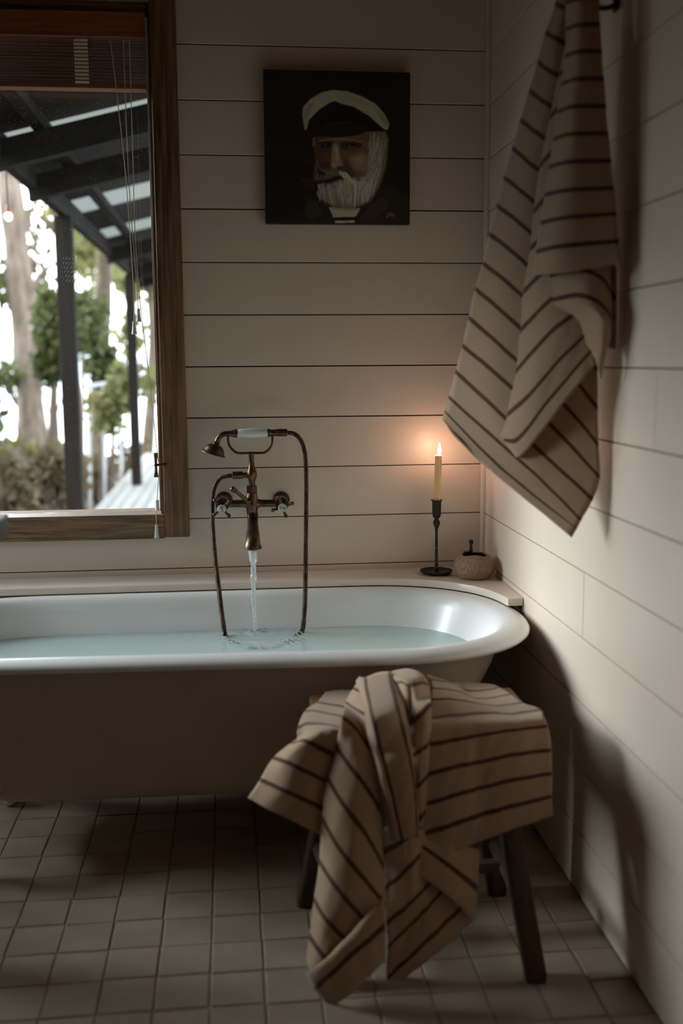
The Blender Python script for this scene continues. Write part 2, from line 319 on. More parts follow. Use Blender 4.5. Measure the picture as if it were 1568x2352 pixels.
# ================================================================== THE ROOM
XR = 0.8131; Z0 = 2.3764; PB = 0.158
XL, YF, ZC = -1.95, -4.3, 2.66
WX0, WX1, WZ0, WZ1 = -1.76, -0.212, 0.800, 2.330       # window opening
# floor: grout slab with single handmade tiles
fl = MB().box(XL, XR+0.15, YF, 0.15, -0.08, -0.003).build('floor', M['grout'], None, False); tag(fl, 'cream handmade square tile floor', 'floor', kind='structure')
TX, TY = 0.1125, 0.119
proto = []
for k in range(6):
    bm = bmesh.new(); bmesh.ops.create_cube(bm, size=1)
    for q in bm.verts:
        top = q.co.z > 0
        q.co = Vector((q.co.x*(TX-0.0045)+random.uniform(-.0012, .0012), q.co.y*(TY-0.0045)+random.uniform(-.0012, .0012), (0.0+random.uniform(-.0012, .0004)) if top else -0.008))
    bmesh.ops.bevel(bm, geom=[e for e in bm.edges if all(v.co.z > -0.005 for v in e.verts)], offset=0.0018, segments=1, affect='EDGES')
    me = bpy.data.meshes.new('tile'); bm.to_mesh(me); bm.free(); me.materials.append(M['tile']); proto.append(me)
rest = MB(); cnt = 0
for i in range(-20, 8):
    for j in range(-28, 9):
        cx = 0.047+TX*(i+.5); cy = -0.983+TY*(j+.5)
        if cx > XR-0.02 or cx < XL+.05 or cy > -0.03 or cy < YF+.06: continue
        w = 0.0
        if -0.75 < cx and -1.72 < cy < -0.2:
            o = bpy.data.objects.new('tile', proto[(i*7+j*3) % 6]); o.location = (cx+random.uniform(-.001, .001), cy+random.uniform(-.0035, .0035), 0); o.rotation_euler = (0, 0, random.choice((0, math.pi))+random.uniform(-.008, .008))
            link(o, fl); cnt += 1
        else: rest.box(cx-TX/2+.002, cx+TX/2-.002, cy-TY/2+.002, cy+TY/2-.002, -.008, 0)
ro = rest.build('tile_field', M['tile'], fl, False); ro['kind'] = 'stuff'
# back wall
wb = MB()
for a in ((XL-.1, WX0, 0, ZC), (WX1, XR+.12, 0, ZC), (WX0, WX1, 0, WZ0), (WX0, WX1, WZ1, ZC)): wb.box(a[0], a[1], 0.013, 0.13, a[2], a[3])
wb = wb.build('wall_back', M['gap'], None, False); tag(wb, 'white horizontal board wall with the timber window', 'wall', kind='structure')
G = 0.0032
for i in range(-1, 17):
    zt, zb = Z0-(i-1)*PB, Z0-i*PB
    zt, zb = min(zt, ZC), max(zb, 0.0)
    if zt-zb < .01: continue
    split = zb < 2.36 and zt > 0.74
    segs = [(-1.945, -1.80), (-0.165, XR-.004)] if split else [(-1.945, XR-.004)]
    if split and zb < 0.738: segs = None
    if segs is None:      # boards cut round the window casing
        segs = []; pg_ = [(-1.945, zb+G), (XR-.004, zb+G), (XR-.004, zt), (-.165, zt), (-.165, .745), (-1.80, .745), (-1.80, zt), (-1.945, zt)]; n = len(pg_)
        mesh('board', [(x, 0.0, z) for x, z in pg_]+[(x, .0128, z) for x, z in pg_], [tuple(range(n)), tuple(range(n, 2*n))[::-1]]+[(q, q+n, (q+1) % n+n, (q+1) % n) for q in range(n)], M['paint'], wb, False)
    for a, b in segs:
        MB().box(a, b, random.uniform(-.0006, .0006), 0.0128, zb+G*random.uniform(.85, 1.15), zt, 0.0012).build('board', M['paint'], wb, False)
# right wall
wr = MB().box(XR+.013, XR+.13, YF-.1, 0.0128, 0, ZC).build('wall_right', M['gap'], None, False); tag(wr, 'white horizontal board wall beside the bath', 'wall', kind='structure')
jy = {8: [onX(1505, 950, XR)[1]], 11: [onX(1339, 1385, XR)[1]], 5: [-2.9], 13: [-1.9], 3: [-2.2]}
for i in range(-1, 17):
    zt, zb = min(Z0-(i-1)*PB, ZC)-.002, max(Z0-i*PB, 0.0)-.002
    zb = max(zb, 0)
    if zt-zb < .01: continue
    ys = [0.0]+jy.get(i, [])+[YF]
    for a, b in zip(ys[:-1], ys[1:]):
        MB().box(XR+random.uniform(-.0004, .0004), XR+.0128, b+.0009, a-.0009, zb+.0026, zt, 0.001).build('board', M['paint'], wr, False)
W2Y0, W2Y1, W2Z0, W2Z1 = -0.90, -0.05, 1.00, 1.80       # side window next to the corner
wl = MB()
for a in ((YF-.1, W2Y0, 0, ZC), (W2Y1, 0.012, 0, ZC), (W2Y0, W2Y1, 0, W2Z0), (W2Y0, W2Y1, W2Z1, ZC)): wl.box(XL-.12, XL, a[0], a[1], a[2], a[3])
wl = wl.build('wall_left', M['timber_wall'], None, False); tag(wl, 'brown timber lined wall', 'wall', kind='structure')
wf = MB().box(XL, XR+.012, YF-.12, YF, 0, ZC).build('wall_front', M['timber_wall'], None, False); tag(wf, 'brown timber lined wall opposite the bath', 'wall', kind='structure')
ce = MB().box(XL-.1, XR+.12, YF-.1, 0.13, ZC, ZC+.1).build('ceiling', M['ceiling'], None, False); tag(ce, 'timber lined ceiling', 'ceiling', kind='structure')
# corner bead
cb = MB(); prof = [(0, 0), (-.013, 0), (-.0125, -.006), (-.009, -.0105), (-.004, -.0125), (0, -.013)]
cv = [(XR-.0008+x, -.0008+y, z) for z in (0.622, ZC-.002) for x, y in prof]; k = len(prof)
cb.add(cv, [(i, (i+1) % k, k+(i+1) % k, k+i) for i in range(k)]+[tuple(range(k)), tuple(range(k, 2*k))])
tag(cb.build('trim_1', M['paint']), 'slim white bead in the corner of the board walls', 'trim', kind='structure')

# ------------------------------------------------------------------ window
win = empty('window_1', (WX1, 0, WZ0), 'dark weathered timber window looking onto the veranda', 'window', kind='structure')
xo = -0.1335; xi = -0.2095; yc = -0.022
zb0, zb1 = onY(200, 1240, yc)[2]+.002, onY(200, 1186, yc)[2]
MB().box(xi, xo, yc, -.0012, zb0, ZC-.03, .002).build('casing_right', M['casing'], win, True)
MB().box(-1.84, -1.755, yc, -.0012, zb0, ZC-.03, .002).build('casing_left', M['casing'], win, True)
MB().box(-1.7545, xi-.0008, yc+.002, -.0012, zb0-.004, zb1, .002).build('casing_bottom', M['casing_h'], win, True)
MB().box(-1.7545, xi-.0008, yc+.002, -.0012, WZ1, ZC-.03, .002).build('casing_top', M['casing_h'], win, True)
MB().box(WX0-.01, WX1+.02, -.0011, 0.075, zb1-.02, zb1-.001, .001).build('sill', M['sill'], win, True)
# reveal lining and the inner stop
MB().box(WX1-.008, WX1+.016, -.001, 0.125, zb1, WZ1, .001).build('jamb', M['casing'], win, True)
MB().box(WX0-.016, WX0+.012, -.001, 0.125, zb1, WZ1, .001).build('jamb', M['casing'], win, True)
MB().box(WX0+.012, WX1-.0085, -.001, 0.125, WZ1-.02, WZ1+.01, .001).build('head_lining', M['casing_h'], win, True)
MB().box(WX1-.016, WX1-.0085, 0.062, 0.074, zb1, WZ1-.02, .001).build('stop_bead', M['casing'], win, True)
MB().box(WX0+.0125, WX0+.03, 0.062, 0.074, zb1, WZ1-.02, .001).build('stop_bead', M['casing'], win, True)
MB().box(WX0+.012, WX1-.0085, 0.0755, 0.0795, zb1-.001, WZ1-.02).build('pane', M['pane'], win, False)
MB().box(WX0-.02, WX1+.02, 0.076, 0.15, zb1-.05, zb1-.0015, .002).build('outer_sill', M['casing_h'], win, True)
# faint reflection on the glass, built as rows of thin grey rings
rg = MB()
for r_ in range(6):
    for c_ in range(4):
        c = onY(148+c_*8+r_*1.6, 594+r_*10.2, 0.0745)
        pts = [c+0.0046*np.array([math.cos(a), 0, math.sin(a)]) for a in np.linspace(0, 2*math.pi, 13)]
        rg.tube(pts, 0.0006, 4, False)
ro = rg.build('ring_reflection', mat('reflection_grey', (0.20, 0.23, 0.24), 0.4), win); ro['kind'] = 'stuff'

win2 = empty('window_2', (XL, (W2Y0+W2Y1)/2, W2Z0), 'timber side window by the end of the bath', 'window', kind='structure')
for y0_, y1_, z0_, z1_, nm in ((W2Y0-.07, W2Y0-.001, W2Z0-.07, W2Z1+.07, 'casing_side'), (W2Y1+.001, W2Y1+.07, W2Z0-.07, W2Z1+.07, 'casing_side'), (W2Y0, W2Y1, W2Z0-.07, W2Z0-.001, 'casing_bottom'), (W2Y0, W2Y1, W2Z1+.001, W2Z1+.07, 'casing_top')):
    MB().box(XL+.001, XL+.02, y0_, y1_, z0_, z1_, .002).build(nm, M['casing'], win2)
MB().box(XL-.065, XL-.061, W2Y0+.001, W2Y1-.001, W2Z0+.001, W2Z1-.001).build('pane', M['pane'], win2, False)
# ================================================================== BATH
TXL, TXR, TYN, TYF_ = -0.985, 0.798, -0.918, -0.125
TCY = (TYN+TYF_)/2; TB = (TYF_-TYN)/2
def outline(ds, de, n=40, ns=12):
    b = TB-ds; cr = 0.37; cl = -0.53; ar = TXR-cr-de; al = cl-TXL-de; e = 2/2.25; P = []
    sg = lambda q, p: math.copysign(abs(q)**p, q)
    for k in range(n): a = -math.pi/2+math.pi*k/(n-1); P.append((cr+ar*sg(math.cos(a), e), TCY+b*sg(math.sin(a), e)))
    for k in range(1, ns): P.append((cr+(cl-cr)*k/ns, TCY+b))
    for k in range(n): a = math.pi/2+math.pi*k/(n-1); P.append((cl+al*sg(math.cos(a), e), TCY+b*sg(math.sin(a), e)))
    for k in range(1, ns): P.append((cl+(cr-cl)*k/ns, TCY-b))
    out = []
    for x, y in P:
        if y < TCY: y += 0.042*max(0, min(1, (0.42-x)/0.95))*(TCY-y)/TB
        out.append((x, y))
    return out
def rings(prof, close0, close1):
    v = []; f = []; n = None
    for ds, de, z in prof:
        o = outline(ds, de); n = len(o); v += [(x, y, z) for x, y in o]
    K = len(prof); f = [(i*n+j, i*n+(j+1) % n, (i+1)*n+(j+1) % n, (i+1)*n+j) for i in range(K-1) for j in range(n)]
    for flag, base in ((close0, 0), (close1, (K-1)*n)):
        if flag:      # cap with strips between near and far sides
            f.append(tuple(range(base, base+n)))
    return v, f
tub = empty('bathtub', (-0.09, TCY, 0), 'white roll-top freestanding bath filled with water', 'bathtub')
RT = 0.5985
prof_out = [(.30, .42, .170), (.235, .35, .172), (.205, .30, .180), (.188, .27, .196), (.170, .245, .225), (.140, .20, .30), (.105, .145, .40), (.075, .100, .49), (.064, .080, .545), (.058, .072, .562)]
prof_rim = [(.058, .072, .562), (.040, .046, .5645), (.020, .022, .5645), (.008, .008, .5675), (.001, .001, .5735), (0, 0, .579), (.004, .004, .586), (.014, .014, .592), (.028, .030, .5975), (.042, .048, RT), (.054, .066, .596), (.064, .080, .588), (.071, .090, .576), (.076, .097, .56)]
prof_in = [(.076, .097, .56), (.084, .112, .52), (.094, .135, .46), (.108, .165, .40), (.135, .215, .32), (.175, .28, .265), (.23, .36, .24), (.30, .45, .232)]
v, f = rings(prof_out, True, False); mesh('outer_shell', v, f, M['tub_outside'], tub, True, 60)
v, f = rings(prof_rim, False, False); mesh('rim', v, f, M['enamel'], tub, True, 80)
v, f = rings(prof_in, False, True); mesh('inner_shell', v, f, M['enamel'], tub, True, 80)
def foot(x, y, sx, sy):
    P = bspath([(x, y, .245), (x+sx*.025, y+sy*.035, .20), (x+sx*.035, y+sy*.055, .14), (x+sx*.022, y+sy*.035, .085), (x+sx*.03, y+sy*.045, .045), (x+sx*.035, y+sy*.055, .028)], .01)
    t = np.linspace(0, 1, len(P)); R = np.interp(t, [0, .25, .5, .75, .9, 1], [.045, .042, .028, .018, .024, .02])
    mb = MB().tube(P, R, 12); mb.ball((x+sx*.036, y+sy*.056, .022), .022, 12, 8, (1, 1, 1))
    for a in (-.5, 0, .5):
        d = np.array([sx*math.cos(.9+a), sy*math.sin(.9+a)])
        mb.tube([(x+sx*.03, y+sy*.045, .055), (x+sx*.036+d[0]*.024, y+sy*.056+d[1]*.024, .035), (x+sx*.036+d[0]*.026, y+sy*.056+d[1]*.026, .012)], [.009, .008, .005], 8)
    mb.build('foot', M['ledge'], tub, True)
for x, sx in ((-0.63, -1), (0.42, 1)):
    foot(x, TCY-.18, sx, -1); foot(x, TCY+.18, sx, 1)
# water body
WZ = 0.489
def inset_at(z):
    P = prof_in
    zz = [p[2] for p in P][::-1]; return np.interp(z, zz, [p[0] for p in P][::-1]), np.interp(z, zz, [p[1] for p in P][::-1])
POUR = onZ(583, 1452, WZ)
loopw = [onZ(x, y, WZ) for x, y in ((516, 1458), (528, 1474), (552, 1484), (583, 1489), (620, 1488), (655, 1478), (680, 1464), (694, 1450))]
loopP = np.array([q[:2] for q in crom(loopw, 60)])
def ripple(x, y):
    d = math.hypot(x-POUR[0], y-POUR[1]); z = 0.0035*math.exp(-d*9)*math.sin(d*130)
    dl = np.min(np.hypot(loopP[:, 0]-x, loopP[:, 1]-y)); z += 0.0045*math.exp(-(dl/.016)**2)*math.sin(x*260+y*170)+0.002*math.exp(-dl*40)
    return z
wv = []; wfc = []; mi = []
ds, de = inset_at(WZ); o0 = outline(ds+.0015, de+.0015); n = len(o0); NR = 46
for k in range(NR+1):
    s = 1-k/NR*0.999
    for x, y in o0:
        px_, py_ = (x-POUR[0])*s+POUR[0], (y-POUR[1])*s+POUR[1]
        wv.append((px_, py_, WZ+(ripple(px_, py_) if k > 0 else 0)))
for k in range(NR):
    for j in range(n): wfc.append((k*n+j, k*n+(j+1) % n, (k+1)*n+(j+1) % n, (k+1)*n+j)); mi.append(0)
base = len(wv)
for z in (0.44, 0.40, 0.32, 0.27, 0.245):
    a, b = inset_at(z); wv += [(x, y, z) for x, y in outline(a+.002, b+.002)]
prev = 0
for q in range(5):
    cur = base+q*n
    for j in range(n): wfc.append((prev+j, cur+j, cur+(j+1) % n, prev+(j+1) % n)); mi.append(1)
    prev = cur
wfc.append(tuple(range(prev, prev+n))); mi.append(1)
wo = mesh('bath_water', wv, wfc, [M['water'], M['water_side']], None, True, 80)
me = wo.data
if len(me.polygons) == len(mi): me.polygons.foreach_set('material_index', mi)
tag(wo, 'clear pale aqua water filling the roll-top bath', 'water')

# ledge behind the bath, cut round the rim
LZ0, LZ1 = 0.6, 0.6215
fo = [(x, y) for x, y in outline(.026, .030, 60)]
fr = sorted([(x, y) for x, y in fo if y > TCY+.045 and x > -0.5], key=lambda q: q[0])
front = [(XL+.002, fr[0][1])]+[q for q in fr]+[(fr[-1][0]+.004, -0.478), (XR-.002, -0.478)]
lv = []; lf = []
ch = .003
for x, y in front: lv += [(x, y+ch, LZ1), (x, y, LZ1-ch), (x, y, LZ0), (x, -.0015, LZ0), (x, -.0015, LZ1)]
for i in range(len(front)-1):
    for k in range(5): lf.append((i*5+k, i*5+(k+1) % 5, (i+1)*5+(k+1) % 5, (i+1)*5+k))
lf += [tuple(range(5)), tuple((len(front)-1)*5+k for k in range(5))]
ledge = mesh('bath_ledge', lv, lf, M['ledge'], None, True, 35); tag(ledge, 'white painted ledge behind the bath cut to its curved rim', 'shelf')
MB().box(XR-.0125, XR-.0012, -.46, -.012, .555, .5995, .001).build('support_batten', M['casing_h'], ledge, False)

# ================================================================== TAP
tapY = -0.115
def fy(x, y, Y=tapY): return onY(x, y, Y)
mp_ = MPP(tapY)
C6 = lambda x, y: (450+x/5.807, 970+y/5.807)
tap = empty('bath_mixer_tap', onY(579, 1150, -.03), 'aged bronze wall-mounted bath mixer with telephone hand shower', 'tap')
body = MB()
cx = 579.0
# central body (vertical lathe)
bz = lambda cy: fy(*C6(745, cy))[2]
c0 = fy(*C6(747, 1080)); pr = [(0.0135, bz(1228)-c0[2]), (0.0168, bz(1215)-c0[2]), (0.0175, bz(1170)-c0[2]), (0.0200, bz(1110)-c0[2]), (0.0205, bz(1060)-c0[2]), (0.0185, bz(1010)-c0[2]), (0.0165, bz(965)-c0[2]), (0.0150, bz(942)-c0[2])]
body.lathe(pr, c0, n=28)
for sx in (-1, 1):
    e = fy(*(C6(352, 1086) if sx < 0 else C6(1140, 1080)))
    body.lathe([(.0185, .0), (.0150, .014), (.0118, .026), (.0115, .05), (.0115, np.linalg.norm(e-c0))], c0, e-c0, 18)
    # valve body and union to the wall
    body.lathe([(.0195, -.020), (.0215, -.012), (.0215, .016), (.0190, .022)], e, (0, -1, 0), 22)
    w = onY(514.6 if sx < 0 else 645.5, 1147.5, -0.022); body.tube([e+np.array([0, .015, 0]), (e+w)/2+np.array([0, 0.01, 0]), w], [.0155, .0150, .0150], 16)
body.ball(fy(*C6(745, 1105), tapY-.019), .0075, 14, 8, (1.3, .5, 1.3))
tb = body.build('body', M['brass'], tap)
for x, r in ((514.6, .0262), (645.5, .0272)):
    c = onY(x, 1148, -0.0008)
    MB().lathe([(r, 0), (r, .004), (r*.93, .010), (r*.72, .017), (r*.6, .022)], c, (0, -1, 0), 32).build('wall_flange', M['brass_dark'], tap)
# collar, neck and cradle column
MB().lathe([(.0155, bz(942)-c0[2]), (.0178, bz(936)-c0[2]), (.0178, bz(850)-c0[2]), (.0165, bz(845)-c0[2])], c0, n=6).build('collar_nut', M['brass_dark'], tap, True, 25)
xx = fy(*C6(742, 600))
pr = [(.0100, bz(848)), (.0098, bz(790)), (.0110, bz(765)), (.0150, bz(730)), (.0160, bz(690)), (.0145, bz(650)), (.0112, bz(615)), (.0088, bz(560)), (.0080, bz(480)), (.0085, bz(440)), (.0098, bz(415))]
MB().lathe([(r, z-c0[2]) for r, z in pr], (xx[0], c0[1], c0[2]), n=22).build('column', M['brass'], tap)
cr = bspath([fy(*C6(*q)) for q in ((430, 150), (430, 250), (462, 335), (540, 404), (640, 412), (742, 408), (840, 410), (920, 400), (988, 335), (1017, 250), (1020, 150))], .003)
MB().tube(cr, .0040, 10).build('cradle', M['brass'], tap)
# hose outlet left
a = fy(*C6(700, 702)); b_ = fy(*C6(630, 705)); c_ = fy(*C6(487, 708))
oc = MB().tube([a, b_], .0082, 14); oc.tube([b_, b_+(c_-b_)*.02, b_+(c_-b_)*.1, c_], [.0082, .0108, .0116, .0116], 16)
oc.build('hose_outlet', M['brass'], tap)
# spout
ys = [1225, 1290, 1350, 1430, 1500, 1590, 1645, 1660, 1682]; rr = [12.8, 12.3, 12.0, 13.6, 15.6, 16.6, 18.3, 20.2, 20.2]; yy = [-.117, -.124, -.138, -.160, -.188, -.216, -.230, -.231, -.231]
sp = [onY(*C6(756 if k < 3 else 758, y), Y) for k, (y, Y) in enumerate(zip(ys, yy))]
MB().tube(sp, [r*MPP(Y) for r, Y in zip(rr, yy)], 26, True).build('spout', M['brass'], tap)
# diverter lever
l0, l1, l2, l3 = fy(*C6(700, 1055), tapY-.012), fy(*C6(610, 985), tapY-.022), fy(*C6(540, 925), tapY-.03), fy(*C6(490, 892), tapY-.036)
dv = MB().tube(bspath([l0, l1, l2, l3], .004), .0058, 12); dv.ball(l3, .0085, 14, 9); dv.ball((l2+l3)/2, .0078, 12, 8); dv.ball(l0, .010, 12, 8)
dv.build('diverter_lever', M['brass'], tap)
# cross handles with porcelain discs
def text_mesh(txt, size):
    cu = bpy.data.curves.new('lettering', 'FONT'); cu.body = txt; cu.size = size; cu.align_x = 'CENTER'; cu.align_y = 'CENTER'; cu.extrude = 0.0002; cu.offset = 0.0002
    o = bpy.data.objects.new('tmp', cu); COL.objects.link(o); dg = bpy.context.evaluated_depsgraph_get(); me = bpy.data.meshes.new_from_object(o.evaluated_get(dg)); bpy.data.objects.remove(o); return me
def handle(cc, balls, txt, rot):
    Yh = -0.170; c = onY(*C6(*cc), Yh)
    h = MB().lathe([(.0150, .034), (.0145, .028), (.0110, .020), (.0090, .008), (.0125, .003), (.0135, -.004), (.0120, -.010)], c, (0, 1, 0), 22)
    for q in balls:
        e = onY(*C6(*q), Yh-.001); h.tube([c, c+(e-c)*.35, c+(e-c)*.7, e], [.0062, .0048, .0036, .0040], 10); h.ball(e, .0060, 12, 8); h.ball(c+(e-c)*.8, .0046, 10, 6)
    ho = h.build('cross_handle', M['brass'], tap)
    d = MB().lathe([(.0124, 0), (.0128, .002), (.0120, .0035), (.0050, .0042), (.0005, .0043)], c+np.array([0, -.010, 0]), (0, -1, 0), 26); do = d.build('porcelain_disc', M['porcelain'], ho)
    do.parent = ho; do.location = (0, 0, 0)
    ring = MB().tube([c+np.array([.0092*math.cos(t), -.01425, .0092*math.sin(t)]) for t in np.linspace(.35, math.pi-.35, 16)], .00045, 6); ring.tube([c+np.array([.0092*math.cos(t), -.01425, .0092*math.sin(t)]) for t in np.linspace(math.pi+.35, 2*math.pi-.35, 16)], .00045, 6)
    ro = ring.build('disc_line', M['ink'], ho)
    me = text_mesh(txt, .0072); me.materials.append(M['ink']); to = bpy.data.objects.new('lettering', me); link(to, ho)
    me.transform(Matrix.Translation(Vector(c)-Vector(tap.location)+Vector((0, -.01445, 0))) @ Matrix.Rotation(rot, 4, 'Y') @ Matrix.Rotation(math.pi/2, 4, 'X'))
    for q in (do, ro):      # meshes were shifted for a parent at the origin; bring them into the tap's frame
        q.data.transform(Matrix.Translation(-Vector(tap.location)))
    return ho
handle((345, 1150), ((250, 1042), (446, 1056), (242, 1232), (440, 1244)), 'HOT', math.radians(82))
handle((1150, 1135), ((1106, 1000), (1282, 1082), (1197, 1250), (1022, 1172)), 'COLD', math.radians(8))
# hand shower resting on the cradle
hsY = tapY
hs = MB(); a = fy(*C6(545, 148)); b_ = fy(*C6(960, 140)); d = b_-a
MB().lathe([(t_r, np.linalg.norm(d)*t_) for t_r, t_ in ((.0100, 0), (.0125, .04), (.0142, .2), (.0157, .42), (.0160, .55), (.0148, .78), (.0125, .95), (.0105, 1))], a, d, 26).build('porcelain_grip', M['porcelain'], tap)
hs.lathe([(.0128, -.0005), (.0135, .002), (.0120, .006), (.0100, .014), (.0085, .022), (.0080, .028)], a, -d, 20)
hp = bspath([fy(*C6(*q)) for q in ((440, 150), (390, 152), (335, 175), (298, 218), (278, 262))], .004); hs.tube(hp, np.linspace(.0080, .0085, len(hp)), 14)
hc = fy(*C6(276, 266)); rc = fy(*C6(230, 418)); ax = rc-hc; hl = np.linalg.norm(ax)
hs.lathe([(.0088, -.002), (.0108, 0.001), (.0092, .004), (.0100, .006), (.0190, .009), (.0258, .015), (.0302, .023), (.0325, hl-.006), (.0350, hl-.003), (.0388, hl-.001), (.0386, hl+.001), (.030, hl+.001)], hc, ax, 32)
hs.build('hand_shower', M['brass'], tap)
rcup = MB().lathe([(.0125, -.0005), (.0132, .002), (.0110, .007), (.0092, .013), (.0105, .018), (.0105, .022)], b_, d, 20)
e1 = fy(*C6(1065, 136)); e2 = fy(*C6(1215, 136)); rcup.tube([b_+(e1-b_)*.8, e1, e1+(e2-e1)*.02, e2-(e2-e1)*.02, e2], [.0098, .0098, .0116, .0116, .0108], 18)
rcup.build('hose_union', M['brass'], tap)
# ribbed hose, one length looping into the bath
hz = [(c_, None)]
HP = [fy(487+2, 1092)] if False else []
seq = [(533, 1092.5, -.115), (518, 1094, -.117), (504, 1100, -.121), (492, 1121, -.128), (488, 1147, -.138), (487.5, 1184, -.152), (489, 1221, -.170), (494, 1283, -.20), (501.5, 1344.5, -.245), (509, 1406, -.295)]
P3 = [onY(x, y, Y) for x, y, Y in seq]
P3 += [onZ(515.5, 1452, WZ+.012), onZ(520, 1466, WZ-.003), onZ(534, 1478, WZ-.0045), onZ(556, 1485, WZ-.0062), onZ(583, 1489, WZ-.0066), onZ(620, 1488, WZ-.0062), onZ(655, 1478, WZ-.0045), onZ(681, 1463, WZ-.003), onZ(693.5, 1448, WZ+.006)]
seq2 = [(698, 1418, -.30), (700.5, 1369, -.26), (701.5, 1295, -.20), (702.5, 1221, -.165), (703, 1147, -.138), (702.4, 1073, -.121), (699, 1036, -.117), (691, 1012, -.115), (676.6, 997, -.115), (657, 993.4, -.115)]
P3 += [onY(x, y, Y) for x, y, Y in seq2]
HPth = bspath(P3, .0012); hr = [.0066+.0010*math.sin(2*math.pi*k/4) for k in range(len(HPth))]
MB().tube(HPth, hr, 10).build('ribbed_hose', M['brass_dark'], tap, True, 80)

# running water and foam
st = MB(); zt = sp[-1][2]-.0055; x0, y0 = sp[-1][0], sp[-1][1]
K = 46
for q, (off, r0, ph) in enumerate(((0.0, 1.0, 0), (.004, .45, 2.1), (-.0045, .40, 4.0))):
    P = []; R = []
    for k in range(K):
        t = k/(K-1); z = zt+(WZ-.001-zt)*t; w = .0125*(1-.62*t**.7)
        P.append((x0+off*(1-t)+.0022*math.sin(9*t+ph)*t, y0-.012*t+.0015*math.sin(7*t+ph), z)); R.append(max(.0022, w*r0*(1+.20*math.sin(23*t+ph*1.7)+.10*math.sin(61*t+ph))))
    st.tube(P, R, 10, True, 1.25 if q == 0 else .8)
so = st.build('water_stream', M['stream'], None, True, 80); tag(so, 'clear water running from the bronze spout into the bath', 'water')
fm = MB()
for k in range(230):
    if k < 190:
        c = loopP[rng.integers(0, len(loopP))]+rng.normal(0, .007, 2)
    else:
        a = rng.uniform(0, 6.28); d_ = rng.uniform(.004, .05); c = np.array(POUR[:2])+d_*np.array([math.cos(a), math.sin(a)])
    r = rng.uniform(.0012, .0040); fm.ball((c[0], c[1], WZ+.001+ripple(c[0], c[1])), r, 8, 5, (1.3, 1.3, .8))
fo_ = fm.build('foam_bubbles', M['bubble'], None, True); tag(fo_, 'ring of tiny bubbles on the water over the sunken hose loop', 'foam', kind='stuff')

# ================================================================== LEDGE THINGS
cs = onZ(1001.5, 1318, LZ1); CY = cs[1]
hz_ = lambda py: onY(1002, py, CY)[2]-LZ1
stick = empty('candlestick', (cs[0], CY, LZ1), 'black iron candlestick with a round dish base on the ledge', 'candlestick')
MB().lathe([(.034, .0008), (.044, .003), (.0505, .0085), (.0515, .0125), (.0500, .0125), (.043, .0075), (.030, .0050), (.006, .0050)], (cs[0], CY, LZ1), n=40).build('dish', M['iron'], stick)
MB().lathe([(.0062, .005), (.0058, .012), (.0054, .04), (.0046, hz_(1255)), (.0042, hz_(1225)), (.0050, hz_(1214)), (.0080, hz_(1208)), (.0116, hz_(1202)), (.0105, hz_(1198)), (.0066, hz_(1193)), (.0070, hz_(1190))], (cs[0], CY, LZ1), n=20).build('stem', M['iron'], stick)
MB().lathe([(.0070, hz_(1190.5)), (.0118, hz_(1187)), (.0136, hz_(1181)), (.0143, hz_(1152)), (.0150, hz_(1150.5)), (.0188, hz_(1149)), (.0188, hz_(1148)), (.0128, hz_(1148.4)), (.0122, hz_(1160))], (cs[0], CY, LZ1), n=24).build('socket', M['iron'], stick)
wx = MB()
for k in range(60):      # wax flecks on the dish and stem
    if k < 36: a = rng.uniform(0, 6.28); r = rng.uniform(.012, .040); wx.ball((cs[0]+r*math.cos(a), CY+r*math.sin(a), LZ1+.0052+max(0, r-.03)*.25), rng.uniform(.0008, .0022), 6, 4, (1.4, 1, .5))
    else: a = rng.uniform(-2.6, -.5); wx.ball((cs[0]+.0051*math.cos(a), CY+.0051*math.sin(a), LZ1+rng.uniform(.02, .085)), rng.uniform(.0005, .0012), 6, 4, (1, 1, 2))
wo2 = wx.build('wax_flecks', mat('old_wax', (0.32, 0.28, 0.23), 0.6), stick); wo2['kind'] = 'stuff'
cz0, cz1 = hz_(1156), hz_(1047.5)
candle = empty('taper_candle', (cs[0], CY, LZ1+cz0), 'lit cream taper candle standing in the iron candlestick', 'candle')
K = 26; P = []; R = []
for k in range(K):
    t = k/(K-1); P.append((cs[0]+.0005+.0040*t, CY, LZ1+cz0+(cz1-cz0)*t)); R.append(.0104+.0004*math.sin(k*1.9))
wax = MB().tube(P, R, 20, True)
top = np.array(P[-1]); wax.lathe([(.0104, -.001), (.0110, .001), (.0098, .0025), (.0075, .0005), (.002, -.001)], top, n=20)
for zt_, a, h in ((.75, .1, .012), (.60, -.15, .010), (.83, -.6, .016)):
    c = np.array(P[int(zt_*K)]); wax.ball(c+np.array([.0100*math.cos(a), .0100*math.sin(a), 0]), .0026, 8, 6, (1, 1, 3.0*h/.012))
wax.build('wax', M['wax'], candle)
MB().tube([top+np.array([0.001, 0, -.002]), top+np.array([.002, 0, .004]), top+np.array([.004, 0, .007])], .0008, 6).build('wick', M['ink'], candle)
fl_ = MB(); fb = top+np.array([.0028, 0, .0045])
fl_.lathe([(.0008, 0), (.0035, .003), (.0052, .009), (.0053, .014), (.0045, .020), (.0030, .027), (.0015, .033), (.0003, .037)], fb, (.02, 0, 1), 14); fl_.build('flame', M['flame'], candle)

